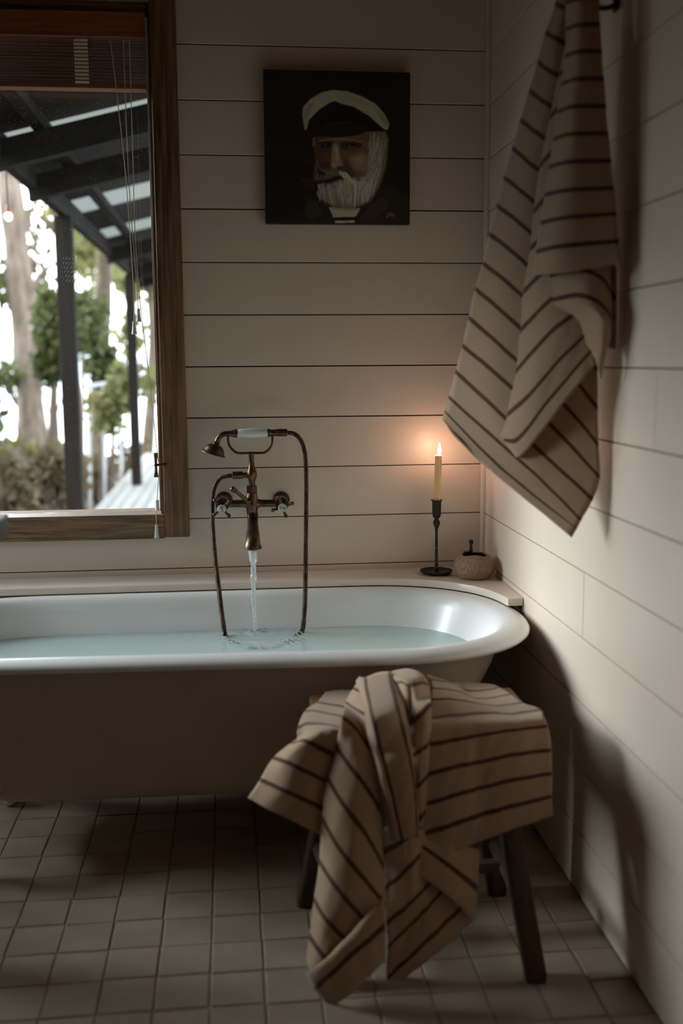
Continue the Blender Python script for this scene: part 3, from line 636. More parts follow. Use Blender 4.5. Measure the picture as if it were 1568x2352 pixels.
# stoneware pot with an uneven mouth
pc = np.array([0.739, -0.186, LZ1]); nP = 36
pot = empty('stoneware_pot', pc, 'squat speckled brown stoneware pot with a dark open mouth on the ledge', 'pot')
prof = [(.030, .0), (.043, .0012), (.052, .008), (.0605, .022), (.0632, .034), (.0625, .047), (.0575, .060), (.0490, .0695), (.0405, .0740)]
inn = [(.0375, .0745), (.0360, .0715), (.046, .060), (.052, .040), (.045, .016), (.02, .012)]
def potring(r, h, j):
    th = 2*math.pi*j/nP; x, y = math.cos(th), math.sin(th); w = max(0, (h-.030)/.036) if h > .03 else 0
    hh = h+w*(.0045*max(0, y)-.003*max(0, x)+.0010*max(0, -y)+.0022*math.sin(3*th+.5))*.85; rw = r*(1+.012*math.sin(2*th+1)); return (pc[0]+rw*x, pc[1]+rw*y, pc[2]+hh)
prof = prof+inn[:2]; inn = inn[1:]
v = [potring(r, h, j) for r, h in prof for j in range(nP)]; K = len(prof)
f = [(i*nP+j, i*nP+(j+1) % nP, (i+1)*nP+(j+1) % nP, (i+1)*nP+j) for i in range(K-1) for j in range(nP)]+[tuple(range(nP))[::-1]]
mesh('pot_wall', v, f, M['stoneware'], pot, True, 70)
pi = inn
v = [potring(r, h, j) for r, h in pi for j in range(nP)]; K = len(pi)
f = [(i*nP+j, i*nP+(j+1) % nP, (i+1)*nP+(j+1) % nP, (i+1)*nP+j) for i in range(K-1) for j in range(nP)]+[tuple((K-1)*nP+j for j in range(nP))]
mesh('pot_inside', v, f, M['pot_inside'], pot, True, 70)
ub = np.array([pc[0]-.006, pc[1]+.022, pc[2]+.0125])
zt_ = onY(1085, 1239, ub[1])[2]-ub[2]
ut = MB().lathe([(.0005, 0), (.009, .004), (.010, .010), (.004, .020), (.0032, zt_-.052), (.0032, zt_-.040), (.0060, zt_-.036), (.0064, zt_-.032), (.0036, zt_-.028), (.0048, zt_-.024), (.0034, zt_-.019), (.0070, zt_-.009), (.0074, zt_-.005), (.0050, zt_-.0008), (.0005, zt_)], ub, (.0, .0, 1), 16)
tag(ut.build('turned_utensil', M['iron'], None), 'dark turned handle sticking up out of the speckled stoneware pot', 'utensil')

# ================================================================== PAINTING
q0, q1, q2, q3 = onY(605, 161, -.03), onY(941, 164, -.03), onY(942, 514, -.03), onY(610, 514, -.03)
px0, px1 = (q0[0]+q3[0])/2, (q1[0]+q2[0])/2; pz0, pz1 = (q2[2]+q3[2])/2, (q0[2]+q1[2])/2
pnt = empty('canvas_painting', (px0, -.001, pz0), 'dark canvas portrait of a white-bearded sailor in a peaked cap', 'painting')
MB().box(px0, px1, -.0295, -.0012, pz0, pz1, .0015).build('canvas', mat('canvas_edge', (0.012, 0.009, 0.007), 0.7), pnt, False)
NX, NY = 330, 345
U, V = np.meshgrid((np.arange(NX+1)/NX)*1310+105, (np.arange(NY+1)/NY)*1377+128)
img = np.zeros((NY+1, NX+1, 3))+np.array([.016, .012, .009])
def blur(a, k):
    for _ in range(k):
        a = (np.roll(a, 1, 0)+2*a+np.roll(a, -1, 0))/4; a = (np.roll(a, 1, 1)+2*a+np.roll(a, -1, 1))/4
    return a
def poly(pts, col, soft=2, alpha=1.0, tex=0.0):
    global img
    inside = np.zeros(U.shape, bool); n = len(pts)
    for i in range(n):
        x1, y1 = pts[i]; x2, y2 = pts[(i+1) % n]
        c = ((y1 > V) != (y2 > V)) & (U < (x2-x1)*(V-y1)/((y2-y1) if y2 != y1 else 1e-9)+x1); inside ^= c
    m = blur(inside.astype(float), soft)*alpha
    c = np.array(col)[None, None, :]*np.ones_like(img)
    if tex: c = c*(1+tex*blur(rng.normal(0, 1, U.shape), 2)[..., None]*2)
    img = img*(1-m[..., None])+c*m[..., None]
def stroke(a, b, col, w=6, alpha=.8):
    global img
    a = np.array(a, float); b = np.array(b, float); d = b-a; l = d@d+1e-9
    t = np.clip(((U-a[0])*d[0]+(V-a[1])*d[1])/l, 0, 1); dist = np.hypot(U-a[0]-t*d[0], V-a[1]-t*d[1])
    m = np.clip(1.3-dist/w, 0, 1)*alpha*(1-.5*t); img = img*(1-m[..., None])+np.array(col)*m[..., None]
# sea haze, coat
poly([(105, 780), (520, 830), (520, 960), (105, 900)], (.024, .019, .013), 12, .7)
poly([(430, 1240), (620, 1230), (760, 1505), (105, 1505), (105, 1480), (450, 1400)], (.022, .017, .012), 6)
poly([(1130, 1120), (1260, 1160), (1420, 1260), (1420, 1505), (880, 1505), (1000, 1330)], (.026, .020, .014), 5)
poly([(1170, 1250), (1230, 1330), (1080, 1480), (940, 1480), (1060, 1330)], (.040, .031, .021), 5)
poly([(480, 1300), (560, 1290), (620, 1420), (520, 1470), (460, 1430)], (.036, .030, .020), 6)
# face
poly([(555, 720), (1040, 660), (1110, 700), (1090, 1000), (950, 1120), (800, 1080), (620, 1040), (560, 980)], (.15, .092, .054), 6)
poly([(555, 730), (720, 720), (705, 900), (690, 1010), (600, 1010), (560, 900)], (.070, .040, .022), 12)
poly([(590, 870), (680, 850), (690, 930), (620, 960)], (.125, .075, .043), 10, .7)
poly([(860, 900), (990, 850), (1060, 920), (1020, 1030), (900, 1010)], (.27, .175, .105), 16)
poly([(890, 905), (980, 890), (1010, 950), (930, 980)], (.34, .23, .14), 12, .7)
poly([(780, 940), (850, 930), (920, 1060), (880, 1090), (800, 1010)], (.085, .048, .028), 9, .8)
poly([(712, 775), (758, 785), (785, 920), (805, 975), (745, 1005), (700, 985), (700, 930)], (.30, .195, .118), 6)
poly([(735, 800), (758, 805), (768, 930), (742, 940)], (.42, .29, .185), 4)
poly([(705, 960), (745, 950), (752, 995), (715, 992)], (.38, .26, .165), 4, .8)
poly([(745, 988), (800, 980), (796, 1008), (752, 1012)], (.040, .022, .013), 4)
poly([(780, 765), (960, 755), (985, 800), (890, 835), (790, 825)], (.052, .030, .018), 8)
poly([(600, 770), (705, 765), (705, 810), (610, 820)], (.030, .017, .010), 7)
poly([(835, 783), (925, 778), (915, 808), (850, 812)], (.017, .012, .009), 3)
poly([(632, 785), (675, 782), (675, 804), (640, 806)], (.012, .009, .007), 3)
poly([(845, 806), (930, 800), (915, 822), (860, 824)], (.15, .095, .058), 4, .8)
stroke((862, 793), (868, 796), (.38, .35, .29), 5, .9); stroke((650, 791), (655, 793), (.32, .28, .22), 5, .8)
for q in range(46):
    t = q/46; x = 585+t*390; y = 752-18*math.sin(t*3.1)+(6 if t > .85 else 0); stroke((x, y+8), (x+16, y-8+rng.normal(0, 3)), np.array([.36, .27, .18])*rng.uniform(.6, 1.1), 4, .6)
for a_, b_2, c_2 in (((985, 775), (1030, 800), .30), ((990, 760), (1040, 770), .26), ((980, 795), (1015, 830), .24), ((800, 852), (890, 862), .20), ((820, 872), (880, 880), .17), ((620, 835), (690, 838), .11), ((700, 745), (760, 742), .2)): stroke(a_, b_2, np.array([1, .66, .42])*c_2, 5, .5)
stroke((805, 1010), (925, 1110), (.060, .034, .020), 16, .7)
# hair and beard
poly([(1050, 665), (1195, 660), (1218, 740), (1195, 980), (1135, 1160), (1060, 1290), (960, 1345), (840, 1360), (720, 1350), (630, 1300), (560, 1230), (640, 1175), (760, 1100), (920, 1110), (1010, 1010), (1070, 900)], (.17, .145, .10), 8)
for k in range(420):
    t = rng.uniform(0, 1); x = 575+t*500; y = 1130+rng.uniform(-10, 130)-(60*t); c = rng.uniform(.14, .66)*(.72+.4*t); l = rng.uniform(60, 170); x2 = x+rng.normal(0, 10)+(820-x)*.10
    y2 = min(y+l, 1385-abs(x-835)*.42+rng.normal(0, 14)); stroke((x, y), (x2, y2), np.array([1, .93, .76])*c, rng.uniform(3.5, 6.5), .62)
for k in range(230):
    t = rng.uniform(0, 1); x = 1085+rng.uniform(-35, 115)*(1-.2*t); y = 672+t*500; c = rng.uniform(.16, .58); stroke((x-(t**2)*70, y), (x-(t**2)*95+rng.normal(-10, 10), y+rng.uniform(50, 120)), np.array([1, .93, .77])*c, rng.uniform(3.5, 6.5), .55)
for k in range(70):
    x = rng.uniform(600, 1060); y = rng.uniform(1180, 1330); stroke((x, y), (x+rng.normal(0, 6)+(820-x)*.06, y+rng.uniform(30, 80)), (.05, .042, .030), 3.5, .35)
for k in range(46):
    t = rng.uniform(0, 1); stroke((545+t*200, 1085-55*t+rng.normal(0, 10)), (540+t*170, 1125-20*t+rng.uniform(0, 22)), np.array([1, .88, .68])*rng.uniform(.06, .22), 5, .55)
for k in range(34):
    t = rng.uniform(0, 1); stroke((540+rng.uniform(0, 40), 970+t*120), (552+rng.uniform(0, 40), 1010+t*110), np.array([1, .9, .7])*rng.uniform(.05, .16), 5, .5)
poly([(640, 1118), (780, 1068), (835, 1082), (760, 1112), (650, 1150)], (.026, .017, .011), 5, .9)
for k in range(46):
    t = rng.uniform(0, 1); x = 770+t*70; y = 1022+rng.uniform(0, 26)+t*16; stroke((x, y), (x+rng.uniform(50, 95), y+rng.uniform(55, 105)), np.array([1, .92, .74])*rng.uniform(.35, .75), 5, .6)
poly([(428, 1112), (520, 1092), (560, 1110), (545, 1195), (470, 1208), (432, 1180)], (.034, .017, .010), 4)
poly([(520, 1130), (720, 1090), (760, 1080), (740, 1105), (540, 1160)], (.028, .015, .009), 4)
stroke((428, 1112), (500, 1100), (.11, .06, .035), 5, .7)
# collar and stripes
poly([(675, 1355), (960, 1365), (915, 1450), (715, 1450)], (.40, .37, .26), 2); poly([(700, 1345), (950, 1360), (940, 1385), (850, 1380), (700, 1372)], (.16, .15, .11), 4, .6)
poly([(710, 1448), (935, 1440), (920, 1480), (730, 1485)], (.014, .012, .012), 2); poly([(730, 1480), (910, 1476), (905, 1496), (732, 1498)], (.48, .44, .32), 2)
# cap
poly([(465, 660), (445, 520), (455, 450), (520, 380), (620, 320), (720, 298), (850, 308), (980, 350), (1100, 415), (1180, 500), (1225, 590), (1215, 640), (1180, 645), (1060, 560), (880, 450), (740, 400), (620, 460), (540, 530), (490, 640)], (.40, .375, .275), 3)
poly([(470, 640), (450, 500), (500, 420), (560, 410), (500, 520)], (.23, .25, .20), 7, .8); poly([(1080, 430), (1180, 520), (1220, 600), (1195, 620), (1120, 500)], (.22, .235, .19), 6, .8)
poly([(800, 345), (960, 375), (1080, 440), (1000, 430), (860, 370)], (.27, .275, .20), 6, .7)
poly([(480, 660), (500, 570), (600, 470), (690, 410), (740, 395), (790, 420), (900, 440), (1040, 520), (1195, 655), (1050, 655), (930, 700), (760, 720), (560, 715), (520, 690)], (.013, .010, .009), 2)
stroke((640, 612), (760, 588), (.075, .055, .018), 6, .7); stroke((760, 588), (900, 592), (.085, .062, .020), 6, .7); stroke((1010, 625), (900, 592), (.06, .045, .015), 6, .7)
poly([(600, 640), (800, 600), (1010, 640), (960, 680), (780, 705), (600, 700)], (.022, .018, .015), 5, .6)
poly([(530, 735), (556, 725), (552, 820), (532, 800)], (.20, .17, .12), 4, .7)
# signature
for a, b in (((1200, 1445), (1250, 1400)), ((1250, 1400), (1245, 1430)), ((1205, 1420), (1225, 1405)), ((1232, 1425), (1262, 1418)), ((1262, 1418), (1258, 1440)), ((1268, 1420), (1276, 1440)), ((1200, 1445), (1222, 1436))): stroke(a, b, (.22, .18, .12), 3.6, .9)
img = np.clip(img*1.6, .002, .9)
vv = [(px0+.0006+(px1-px0-.0012)*i/NX, -.0302, pz1-.0006-(pz1-pz0-.0012)*j/NY) for j in range(NY+1) for i in range(NX+1)]
ff = [(j*(NX+1)+i, (j+1)*(NX+1)+i, (j+1)*(NX+1)+i+1, j*(NX+1)+i+1) for j in range(NY) for i in range(NX)]
m, nt, b = new_mat('oil_paint'); at_ = N(nt, 'ShaderNodeVertexColor'); at_.layer_name = 'paint'; L(nt, at_.outputs[0], b.inputs['Base Color']); b.inputs['Roughness'].default_value = 0.55; b.inputs['Specular IOR Level'].default_value = 0.25
po_ = mesh('painted_face', vv, ff, m, pnt, False)
ca = po_.data.color_attributes.new('paint', 'FLOAT_COLOR', 'POINT'); ca.data.foreach_set('color', np.concatenate([img.reshape(-1, 3), np.ones(((NX+1)*(NY+1), 1))], 1).astype(np.float32).ravel())

# ================================================================== TOWELS
class Towel:
    def __init__(s): s.v = []; s.f = []; s.uv = []
    def patch(s, rows, vs, conv, m=26, sub=6, wob=0.0015):
        R3 = [crom([conv(p) for p in r], m) for r in rows]
        A = np.array(R3); K = len(rows); T = (K-1)*sub+1
        D = np.stack([crom(A[:, j, :], T) for j in range(m)], 1)
        vv_ = np.interp(np.linspace(0, K-1, T), np.arange(K), vs)
        k0 = len(s.v)
        for i in range(T):
            for j in range(m):
                w = wob*math.sin(j*.9+i*.23+k0)*math.sin(i*.31+j*.17); s.v.append((D[i, j, 0]+w*.3, D[i, j, 1]-w, D[i, j, 2])); s.uv.append((j/(m-1), vv_[i]))
        s.f += [(k0+i*m+j, k0+i*m+j+1, k0+(i+1)*m+j+1, k0+(i+1)*m+j) for i in range(T-1) for j in range(m-1)]
    def build(s, name, label, group=None, thick=.0045):
        o = mesh(name, s.v, s.f, M['towel'], None, False); me = o.data
        me.polygons.foreach_set('use_smooth', [True]*len(me.polygons))
        ul = me.uv_layers.new(name='weave'); li = np.zeros(len(me.loops), np.int32); me.loops.foreach_get('vertex_index', li)
        ul.data.foreach_set('uv', np.array(s.uv, np.float32)[li].ravel())
        md = o.modifiers.new('thickness', 'SOLIDIFY'); md.thickness = thick; md.offset = 0
        return tag(o, label, 'towel', group)
# --- towel hanging from the wall hook: sheets offset from one upright plane running out from the wall
HA = np.array([0.765, -1.13]); HB = np.array([0.515, -0.87]); hd = (HB-HA)/np.linalg.norm(HB-HA); hn = np.array([-hd[1], hd[0]]); hn = hn if hn[1] < 0 else -hn
def hang(p):
    x, y = p[0], p[1]; off = p[2] if len(p) > 2 else 0.0; off += HOFF
    d = ray(x, y); t = (off-((CAM[:2]-HA)@hn))/(d[:2]@hn); return CAM+d*t
ht = Towel()
HOFF = 0.0
Lrows = [[(1296, -75, 0), (1312, -70, .01), (1330, -66, .01), (1350, -60, 0)], [(1276, 8, -.01), (1295, 18, .012), (1315, 27, .01), (1345, 35, 0)], [(1254, 75, -.012), (1278, 89, .014), (1310, 105, .01), (1350, 110, 0)], [(1235, 142, -.014), (1269, 167, .014), (1310, 185, .008), (1352, 195, 0)],
         [(1216, 208, -.016), (1256, 238, .014), (1305, 270, .006), (1355, 285, 0)], [(1196, 276, -.018), (1242, 311, .014), (1300, 350, .006), (1358, 375, 0)], [(1177, 339, -.02), (1227, 382, .014), (1295, 435, .006), (1362, 470, 0)],
         [(1158, 407, -.022), (1216, 454, .014), (1290, 520, .006), (1365, 565, 0)], [(1141, 471, -.022), (1205, 521, .014), (1290, 605, .006), (1368, 665, 0)], [(1124, 536, -.022), (1194, 592, .014), (1290, 685, .006), (1370, 755, 0)],
         [(1109, 604, -.022), (1179, 660, .012), (1290, 765, .006), (1371, 845, -.005)], [(1092, 662, -.022), (1167, 727, .012), (1295, 845, .006), (1372, 936, -.01)], [(1077, 729, -.022), (1158, 801, .012), (1285, 918, .006), (1374, 1020, -.012)],
         [(1062, 793, -.022), (1149, 866, .012), (1268, 978, .008), (1377, 1096, -.014)], [(1047, 853, -.022), (1134, 934, .012), (1240, 1036, .01), (1362, 1147, -.008)], [(1030, 912, -.022), (1158, 1026, .012), (1245, 1104, .012), (1334, 1195, 0)],
         [(1018, 955, -.020), (1105, 1052, .012), (1205, 1137, .012), (1321, 1220, 0)], [(1016, 965, -.018), (1062, 1020, .010), (1185, 1127, .012), (1313, 1234, 0)]]
ht.patch(Lrows, [-1]+list(range(0, 15))+[15.5, 15.7], hang, 30, 5)
HOFF = 0.028
Mrows = [[(1296, 100, -.02), (1312, 85, -.01), (1335, 75, -.01)], [(1276, 180, -.02), (1300, 160, 0), (1340, 140, 0)], [(1256, 277, -.02), (1290, 244, .004), (1345, 210, 0)], [(1230, 395, -.022), (1270, 350, .006), (1350, 290, 0)], [(1213, 502, -.024), (1260, 450, .008), (1352, 370, 0)],
         [(1200, 592, -.026), (1260, 530, .010), (1355, 450, 0)], [(1178, 697, -.028), (1262, 612, .012), (1358, 540, 0)], [(1165, 793, -.030), (1262, 692, .012), (1360, 620, 0)], [(1148, 898, -.030), (1265, 764, .012), (1362, 692, 0)],
         [(1138, 976, -.028), (1212, 912, .006), (1290, 822, .010), (1364, 752, 0)], [(1158, 1010, -.012), (1192, 1006, .004), (1245, 938, .010), (1316, 852, .006), (1366, 796, 0)], [(1186, 1050, -.008), (1205, 1040, .004), (1262, 968, .010), (1330, 880, .006), (1368, 836, 0)]]
ht.patch(Mrows, list(range(0, 11))+[10.6], hang, 26, 6)
HOFF = 0.048
Krows = [[(1250, 560, -.015), (1310, 545, .004), (1370, 560, .004), (1400, 575, -.02)], [(1246, 640, -.015), (1310, 618, .006), (1368, 630, .006), (1402, 668, -.02)], [(1258, 690, -.012), (1325, 676, .012), (1372, 692, .012), (1402, 728, -.018)], [(1275, 700, -.006), (1345, 702, .020), (1386, 728, .020), (1401, 760, -.012)],
         [(1300, 712, -.004), (1352, 716, .012), (1388, 752, .014), (1396, 790, -.01)], [(1330, 735, -.01), (1362, 760, 0), (1384, 800, .006), (1386, 830, -.01)], [(1350, 790, -.012), (1366, 820, -.004), (1376, 845, 0), (1378, 870, -.012)]]
ht.patch(Krows, [0, 1, 2, 2.35, 2.5, 2.7, 2.9], hang, 24, 6)
HOFF = 0.070
Rrows = [[(1300, -70, -.03), (1330, -74, .0), (1374, -74, -.004)], [(1300, 6, -.03), (1330, -2, .006), (1376, -6, -.004)], [(1300, 68, -.032), (1330, 58, .008), (1378, 57, -.004)], [(1298, 130, -.034), (1330, 119, .010), (1382, 119, -.004)], [(1290, 194, -.036), (1325, 182, .010), (1387, 181, -.004)],
         [(1280, 258, -.036), (1320, 245, .012), (1392, 245, -.004)], [(1272, 320, -.036), (1315, 308, .012), (1397, 307, -.004)], [(1262, 384, -.036), (1310, 372, .012), (1404, 370, -.004)], [(1252, 448, -.036), (1305, 437, .012), (1409, 432, -.004)],
         [(1243, 512, -.034), (1300, 500, .012), (1415, 491, -.004)], [(1232, 578, -.032), (1290, 565, .012), (1420, 554, -.004)], [(1225, 632, -.028), (1290, 627, .012), (1430, 604, -.002)]]
ht.patch(Rrows, list(range(-1, 10))+[9.82], hang, 24, 6)
HOFF = -0.015
Brows = [[(1350, 450, 0), (1385, 460, 0), (1408, 470, 0)], [(1355, 600, 0), (1390, 610, 0), (1414, 620, 0)], [(1360, 700, 0), (1392, 715, 0), (1415, 725, 0)], [(1365, 780, 0), (1392, 795, 0), (1412, 802, 0)]]
ht.patch(Brows, [0.4, 1.5, 2.4, 2.9], hang, 12, 6)
hang_towel = ht.build('striped_towel', 'cream towel with brown stripes hanging from the wall hook')
# hook
hk = onX(1418, 12, XR); hook = empty('wall_hook', (XR, hk[1], hk[2]), 'black iron hook on the right board wall holding the hanging towel', 'hook')
MB().box(XR-.007, XR-.0008, hk[1]-.014, hk[1]+.014, hk[2]-.012, hk[2]+.10, .002).build('back_plate', M['iron'], hook)
MB().tube(bspath([(XR-.004, hk[1], hk[2]+.0), (XR-.025, hk[1], hk[2]-.006), (XR-.045, hk[1]-.002, hk[2]-.004), (XR-.060, hk[1]-.004, hk[2]+.012), (XR-.064, hk[1]-.004, hk[2]+.04), (XR-.068, hk[1]-.005, hk[2]+.07)], .004), .0055, 10).build('hook_arm', M['iron'], hook)

# --- stool
SZ = 0.505; SX0, SX1, SY0, SY1 = 0.172, 0.660, -1.195, -0.915
stool = empty('wooden_stool', ((SX0+SX1)/2, (SY0+SY1)/2, 0), 'dark wooden stool with splayed legs under a striped towel', 'stool')
MB().box(SX0, SX1, SY0, SY1, SZ-.032, SZ, .005).build('seat', M['stool_seat'], stool)
feet = {(1, -1): (.612, -1.318), (0, -1): (.190, -1.290), (1, 1): (.622, -.955), (0, 1): (.156, -.955)}
for (ix, iy), (fx, fyy) in feet.items():
    tx = SX0+.075 if ix == 0 else SX1-.10; ty = SY0+.05 if iy < 0 else SY1-.05
    v = []; hw = .021
    for z, (x, y), w in ((0, (fx, fyy), hw*.96), (.012, (fx, fyy), hw), (SZ-.033, (tx, ty), hw*1.05)):
        for a in range(12):
            th = 2*math.pi*(a+.5)/12; s = w*1.08; v.append((x+s*math.copysign(abs(math.cos(th))**.45, math.cos(th)), y+s*math.copysign(abs(math.sin(th))**.45, math.sin(th)), z))
    n = 12; f = [(i*n+j, i*n+(j+1) % n, (i+1)*n+(j+1) % n, (i+1)*n+j) for i in range(2) for j in range(n)]+[tuple(range(n)), tuple(2*n+j for j in range(n))]
    mesh('leg', v, f, M['stool'], stool, True, 50)
def lp(ix, iy, z):
    fx, fyy = feet[(ix, iy)]; tx = SX0+.075 if ix == 0 else SX1-.10; ty = SY0+.05 if iy < 0 else SY1-.05; t = z/(SZ-.033); return np.array([fx+(tx-fx)*t, fyy+(ty-fyy)*t, z])
for a, b, z in (((0, -1), (0, 1), .15), ((1, -1), (1, 1), .15)):
    MB().tube([lp(*a, z), lp(*b, z)], .016, 8).build('stretcher', M['stool'], stool)
MB().tube([(lp(0, -1, .15)+lp(0, 1, .15))/2, (lp(1, -1, .15)+lp(1, 1, .15))/2], .016, 8).build('stretcher', M['stool'], stool)

# --- towel thrown over the stool.  Third value of a point: >0 height of the point, <0 its distance plane y
def A1(x, y): return (560+x/3.92, 1520+y/3.92)
def A2(x, y): return (900+x/3.92, 1520+y/3.92)
def A3(x, y): return (680+x/3.484, 1860+y/3.484)
LEAN = 0.0
def cv(p):
    p = (p[0], p[1], p[2]-LEAN*min(1, max(0, (p[1]-1720)/560)) if p[2] < 0 else p[2])
    return onZ(p[0], p[1], p[2]) if p[2] > 0 else onY(p[0], p[1], p[2])
def row(fn, pts, d):
    d = d if hasattr(d, '__len__') else [d]*len(pts); return [(*fn(*p), q) for p, q in zip(pts, d)]
st_ = Towel()
# right panel
T1 = [row(A2, [(310, 112), (420, 150), (520, 185), (700, 190), (920, 212)], [.545, .535, .522, .516, .515]),
      row(A2, [(345, 170), (550, 200), (650, 262), (800, 268), (975, 238)], [.542, .528, .515, .515, .515]),
      row(A2, [(352, 242), (590, 272), (740, 332), (900, 332), (1072, 297)], [.540, .530, .516, .516, .516]),
      row(A2, [(352, 345), (560, 346), (830, 394), (960, 404), (1175, 375)], [.535, .530, .518, .518, .517]),
      row(A2, [(350, 512), (560, 486), (880, 462), (1080, 472), (1335, 432)], [.512, .520, .522, .519, .514]),
      row(A2, [(340, 560), (560, 560), (880, 540), (1120, 530), (1362, 500)], [-1.218, -1.216, -1.212, -1.208, -1.195]),
      row(A2, [(335, 748), (560, 705), (800, 660), (1100, 615), (1400, 582)], [-1.226, -1.226, -1.224, -1.222, -1.212]),
      row(A2, [(318, 1010), (600, 937), (800, 900), (1100, 835), (1432, 793)], [-1.232, -1.238, -1.234, -1.238, -1.228]),
      row(A2, [(280, 1288), (560, 1200), (800, 1132), (1100, 1060), (1438, 1004)], [-1.236, -1.246, -1.240, -1.246, -1.234]),
      row(A2, [(240, 1560), (560, 1455), (800, 1372), (1100, 1290), (1440, 1207)], [-1.240, -1.252, -1.246, -1.252, -1.240])]
T1.append([(967, 1979, -1.242), (1012, 1965, -1.254), (1090, 1937, -1.250), (1180, 1903, -1.254), (1269, 1874, -1.243)])
st_.patch(T1, [-.8, 0, 1, 2, 3, 3.3, 4, 5, 6, 7, 7.78], cv, 40, 7)
# left panel
T2 = [row(A1, [(735, 278), (850, 258), (965, 258), (1040, 262)], [.513, .513, .513, .516]),
      row(A1, [(655, 372), (780, 394), (905, 415), (1010, 440)], [.513, .513, .513, .514]),
      row(A1, [(548, 450), (640, 450), (760, 475), (890, 497), (1000, 530)], [.512, .513, .513, .514, .513]),
      row(A1, [(485, 598), (570, 562), (700, 567), (840, 592), (960, 640)], [.508, .513, .514, .514, .510]),
      row(A1, [(488, 690), (600, 660), (720, 630), (840, 640), (960, 700)], [-1.150, -1.196, -1.205, -1.208, -1.208]),
      row(A1, [(420, 745), (545, 718), (680, 780), (810, 848), (930, 900)], [-1.160, -1.206, -1.214, -1.216, -1.214]),
      row(A1, [(270, 870), (390, 905), (550, 982), (770, 1088), (900, 1150)], [-1.165, -1.212, -1.224, -1.222, -1.218]),
      row(A1, [(150, 1062), (350, 1150), (550, 1240), (745, 1332), (880, 1400)], [-1.180, -1.222, -1.234, -1.228, -1.222]),
      row(A1, [(38, 1226), (240, 1340), (480, 1455), (710, 1568), (860, 1640)], [-1.196, -1.232, -1.242, -1.234, -1.226])]
st_.patch(T2, [-.95, 0, 1, 2, 2.5, 3, 4, 5, 5.8], cv, 30, 7)
# long front fold reaching almost to the floor
Y3 = lambda l, r: [l, (l+r)/2-.014, (l+r)/2-.016, r]
T3 = [row(A1, [(1018, 190), (1060, 175), (1110, 170), (1180, 170)], [.545, .548, .550, .552]),
      row(A1, [(985, 245), (1040, 272), (1120, 300), (1200, 320)], [.535, .540, .545, .548]),
      row(A1, [(915, 372), (1000, 428), (1090, 478), (1200, 520)], [.520, .532, .540, .545]),
      row(A1, [(880, 500), (980, 580), (1090, 720), (1190, 860)], [-1.205, -1.216, -1.232, -1.240]),
      row(A1, [(832, 765), (960, 945), (1100, 1135), (1220, 1330)], [-1.216, -1.246, -1.256, -1.246]),
      [(752, 1786, -1.222), (790, 1849, -1.258), (838, 1915, -1.268), (880, 1992, -1.248)],
      [(741, 1880, -1.226), (780, 1949, -1.266), (830, 2012, -1.276), (884, 2078, -1.250)],
      [(735, 1978, -1.228), (768, 2031, -1.270), (810, 2083, -1.278), (872, 2150, -1.256)],
      [(723, 2066, -1.228), (748, 2109, -1.270), (790, 2154, -1.276), (840, 2195, -1.262)],
      [(712, 2148, -1.230), (734, 2181, -1.268), (757, 2210, -1.276), (800, 2240, -1.266)],
      [(705, 2205, -1.236), (715, 2230, -1.266), (735, 2250, -1.274), (770, 2275, -1.270)]]
LEAN = 0.085
st_.patch(T3, [-.6, 0, 1, 2, 3, 4, 5, 6, 7, 8, 8.6], cv, 24, 7)
# its turned-up lower corner
T3b = [row(A3, [(85, 1305), (240, 1190), (400, 1032), (545, 868), (700, 700)], [-1.258, -1.290, -1.292, -1.292, -1.284]),
       row(A3, [(95, 1345), (255, 1215), (415, 1065), (560, 910), (702, 760)], [-1.260, -1.298, -1.302, -1.300, -1.290]),
       row(A3, [(152, 1432), (300, 1290), (450, 1150), (590, 1030), (705, 930)], [-1.262, -1.298, -1.304, -1.300, -1.290]),
       row(A3, [(268, 1592), (400, 1500), (530, 1380), (650, 1262), (712, 1190)], [-1.262, -1.290, -1.298, -1.294, -1.284])]
st_.patch(T3b, [.25, .45, 1, 1.75], cv, 24, 7)
LEAN = 0.02
# narrow folded strip lying over the top
T4 = [row(A1, [(1012, 175), (1070, 330), (1098, 480), (1128, 740), (1180, 880), (1232, 1150), (1280, 1380), (1316, 1610)], [.560, .560, .556, -1.238, -1.252, -1.266, -1.270, -1.272]),
      row(A1, [(1045, 140), (1090, 340), (1128, 500), (1170, 745), (1220, 920), (1275, 1170), (1325, 1400), (1356, 1605)], [.572, .572, .568, -1.252, -1.268, -1.280, -1.284, -1.285]),
      row(A1, [(1092, 145), (1124, 345), (1172, 540), (1225, 760), (1272, 950), (1335, 1200), (1392, 1450), (1422, 1598)], [.578, .578, .572, -1.258, -1.272, -1.282, -1.286, -1.288]),
      row(A1, [(1200, 105), (1235, 310), (1290, 510), (1335, 700), (1385, 900), (1430, 1120), (1470, 1380), (1498, 1585)], [.582, .582, .576, -1.262, -1.274, -1.284, -1.288, -1.290]),
      row(A1, [(1300, 92), (1340, 280), (1390, 475), (1435, 650), (1485, 860), (1522, 1060), (1545, 1300), (1556, 1580)], [.582, .582, .574, -1.258, -1.270, -1.280, -1.284, -1.288]),
      row(A1, [(1325, 100), (1400, 260), (1452, 470), (1494, 690), (1526, 980), (1545, 1180), (1562, 1400), (1574, 1575)], [.576, .572, .560, -1.246, -1.256, -1.268, -1.276, -1.280])]
st_.patch(T4, [.3, .62, 1, 1.5, 2, 2.35], cv, 44, 6)
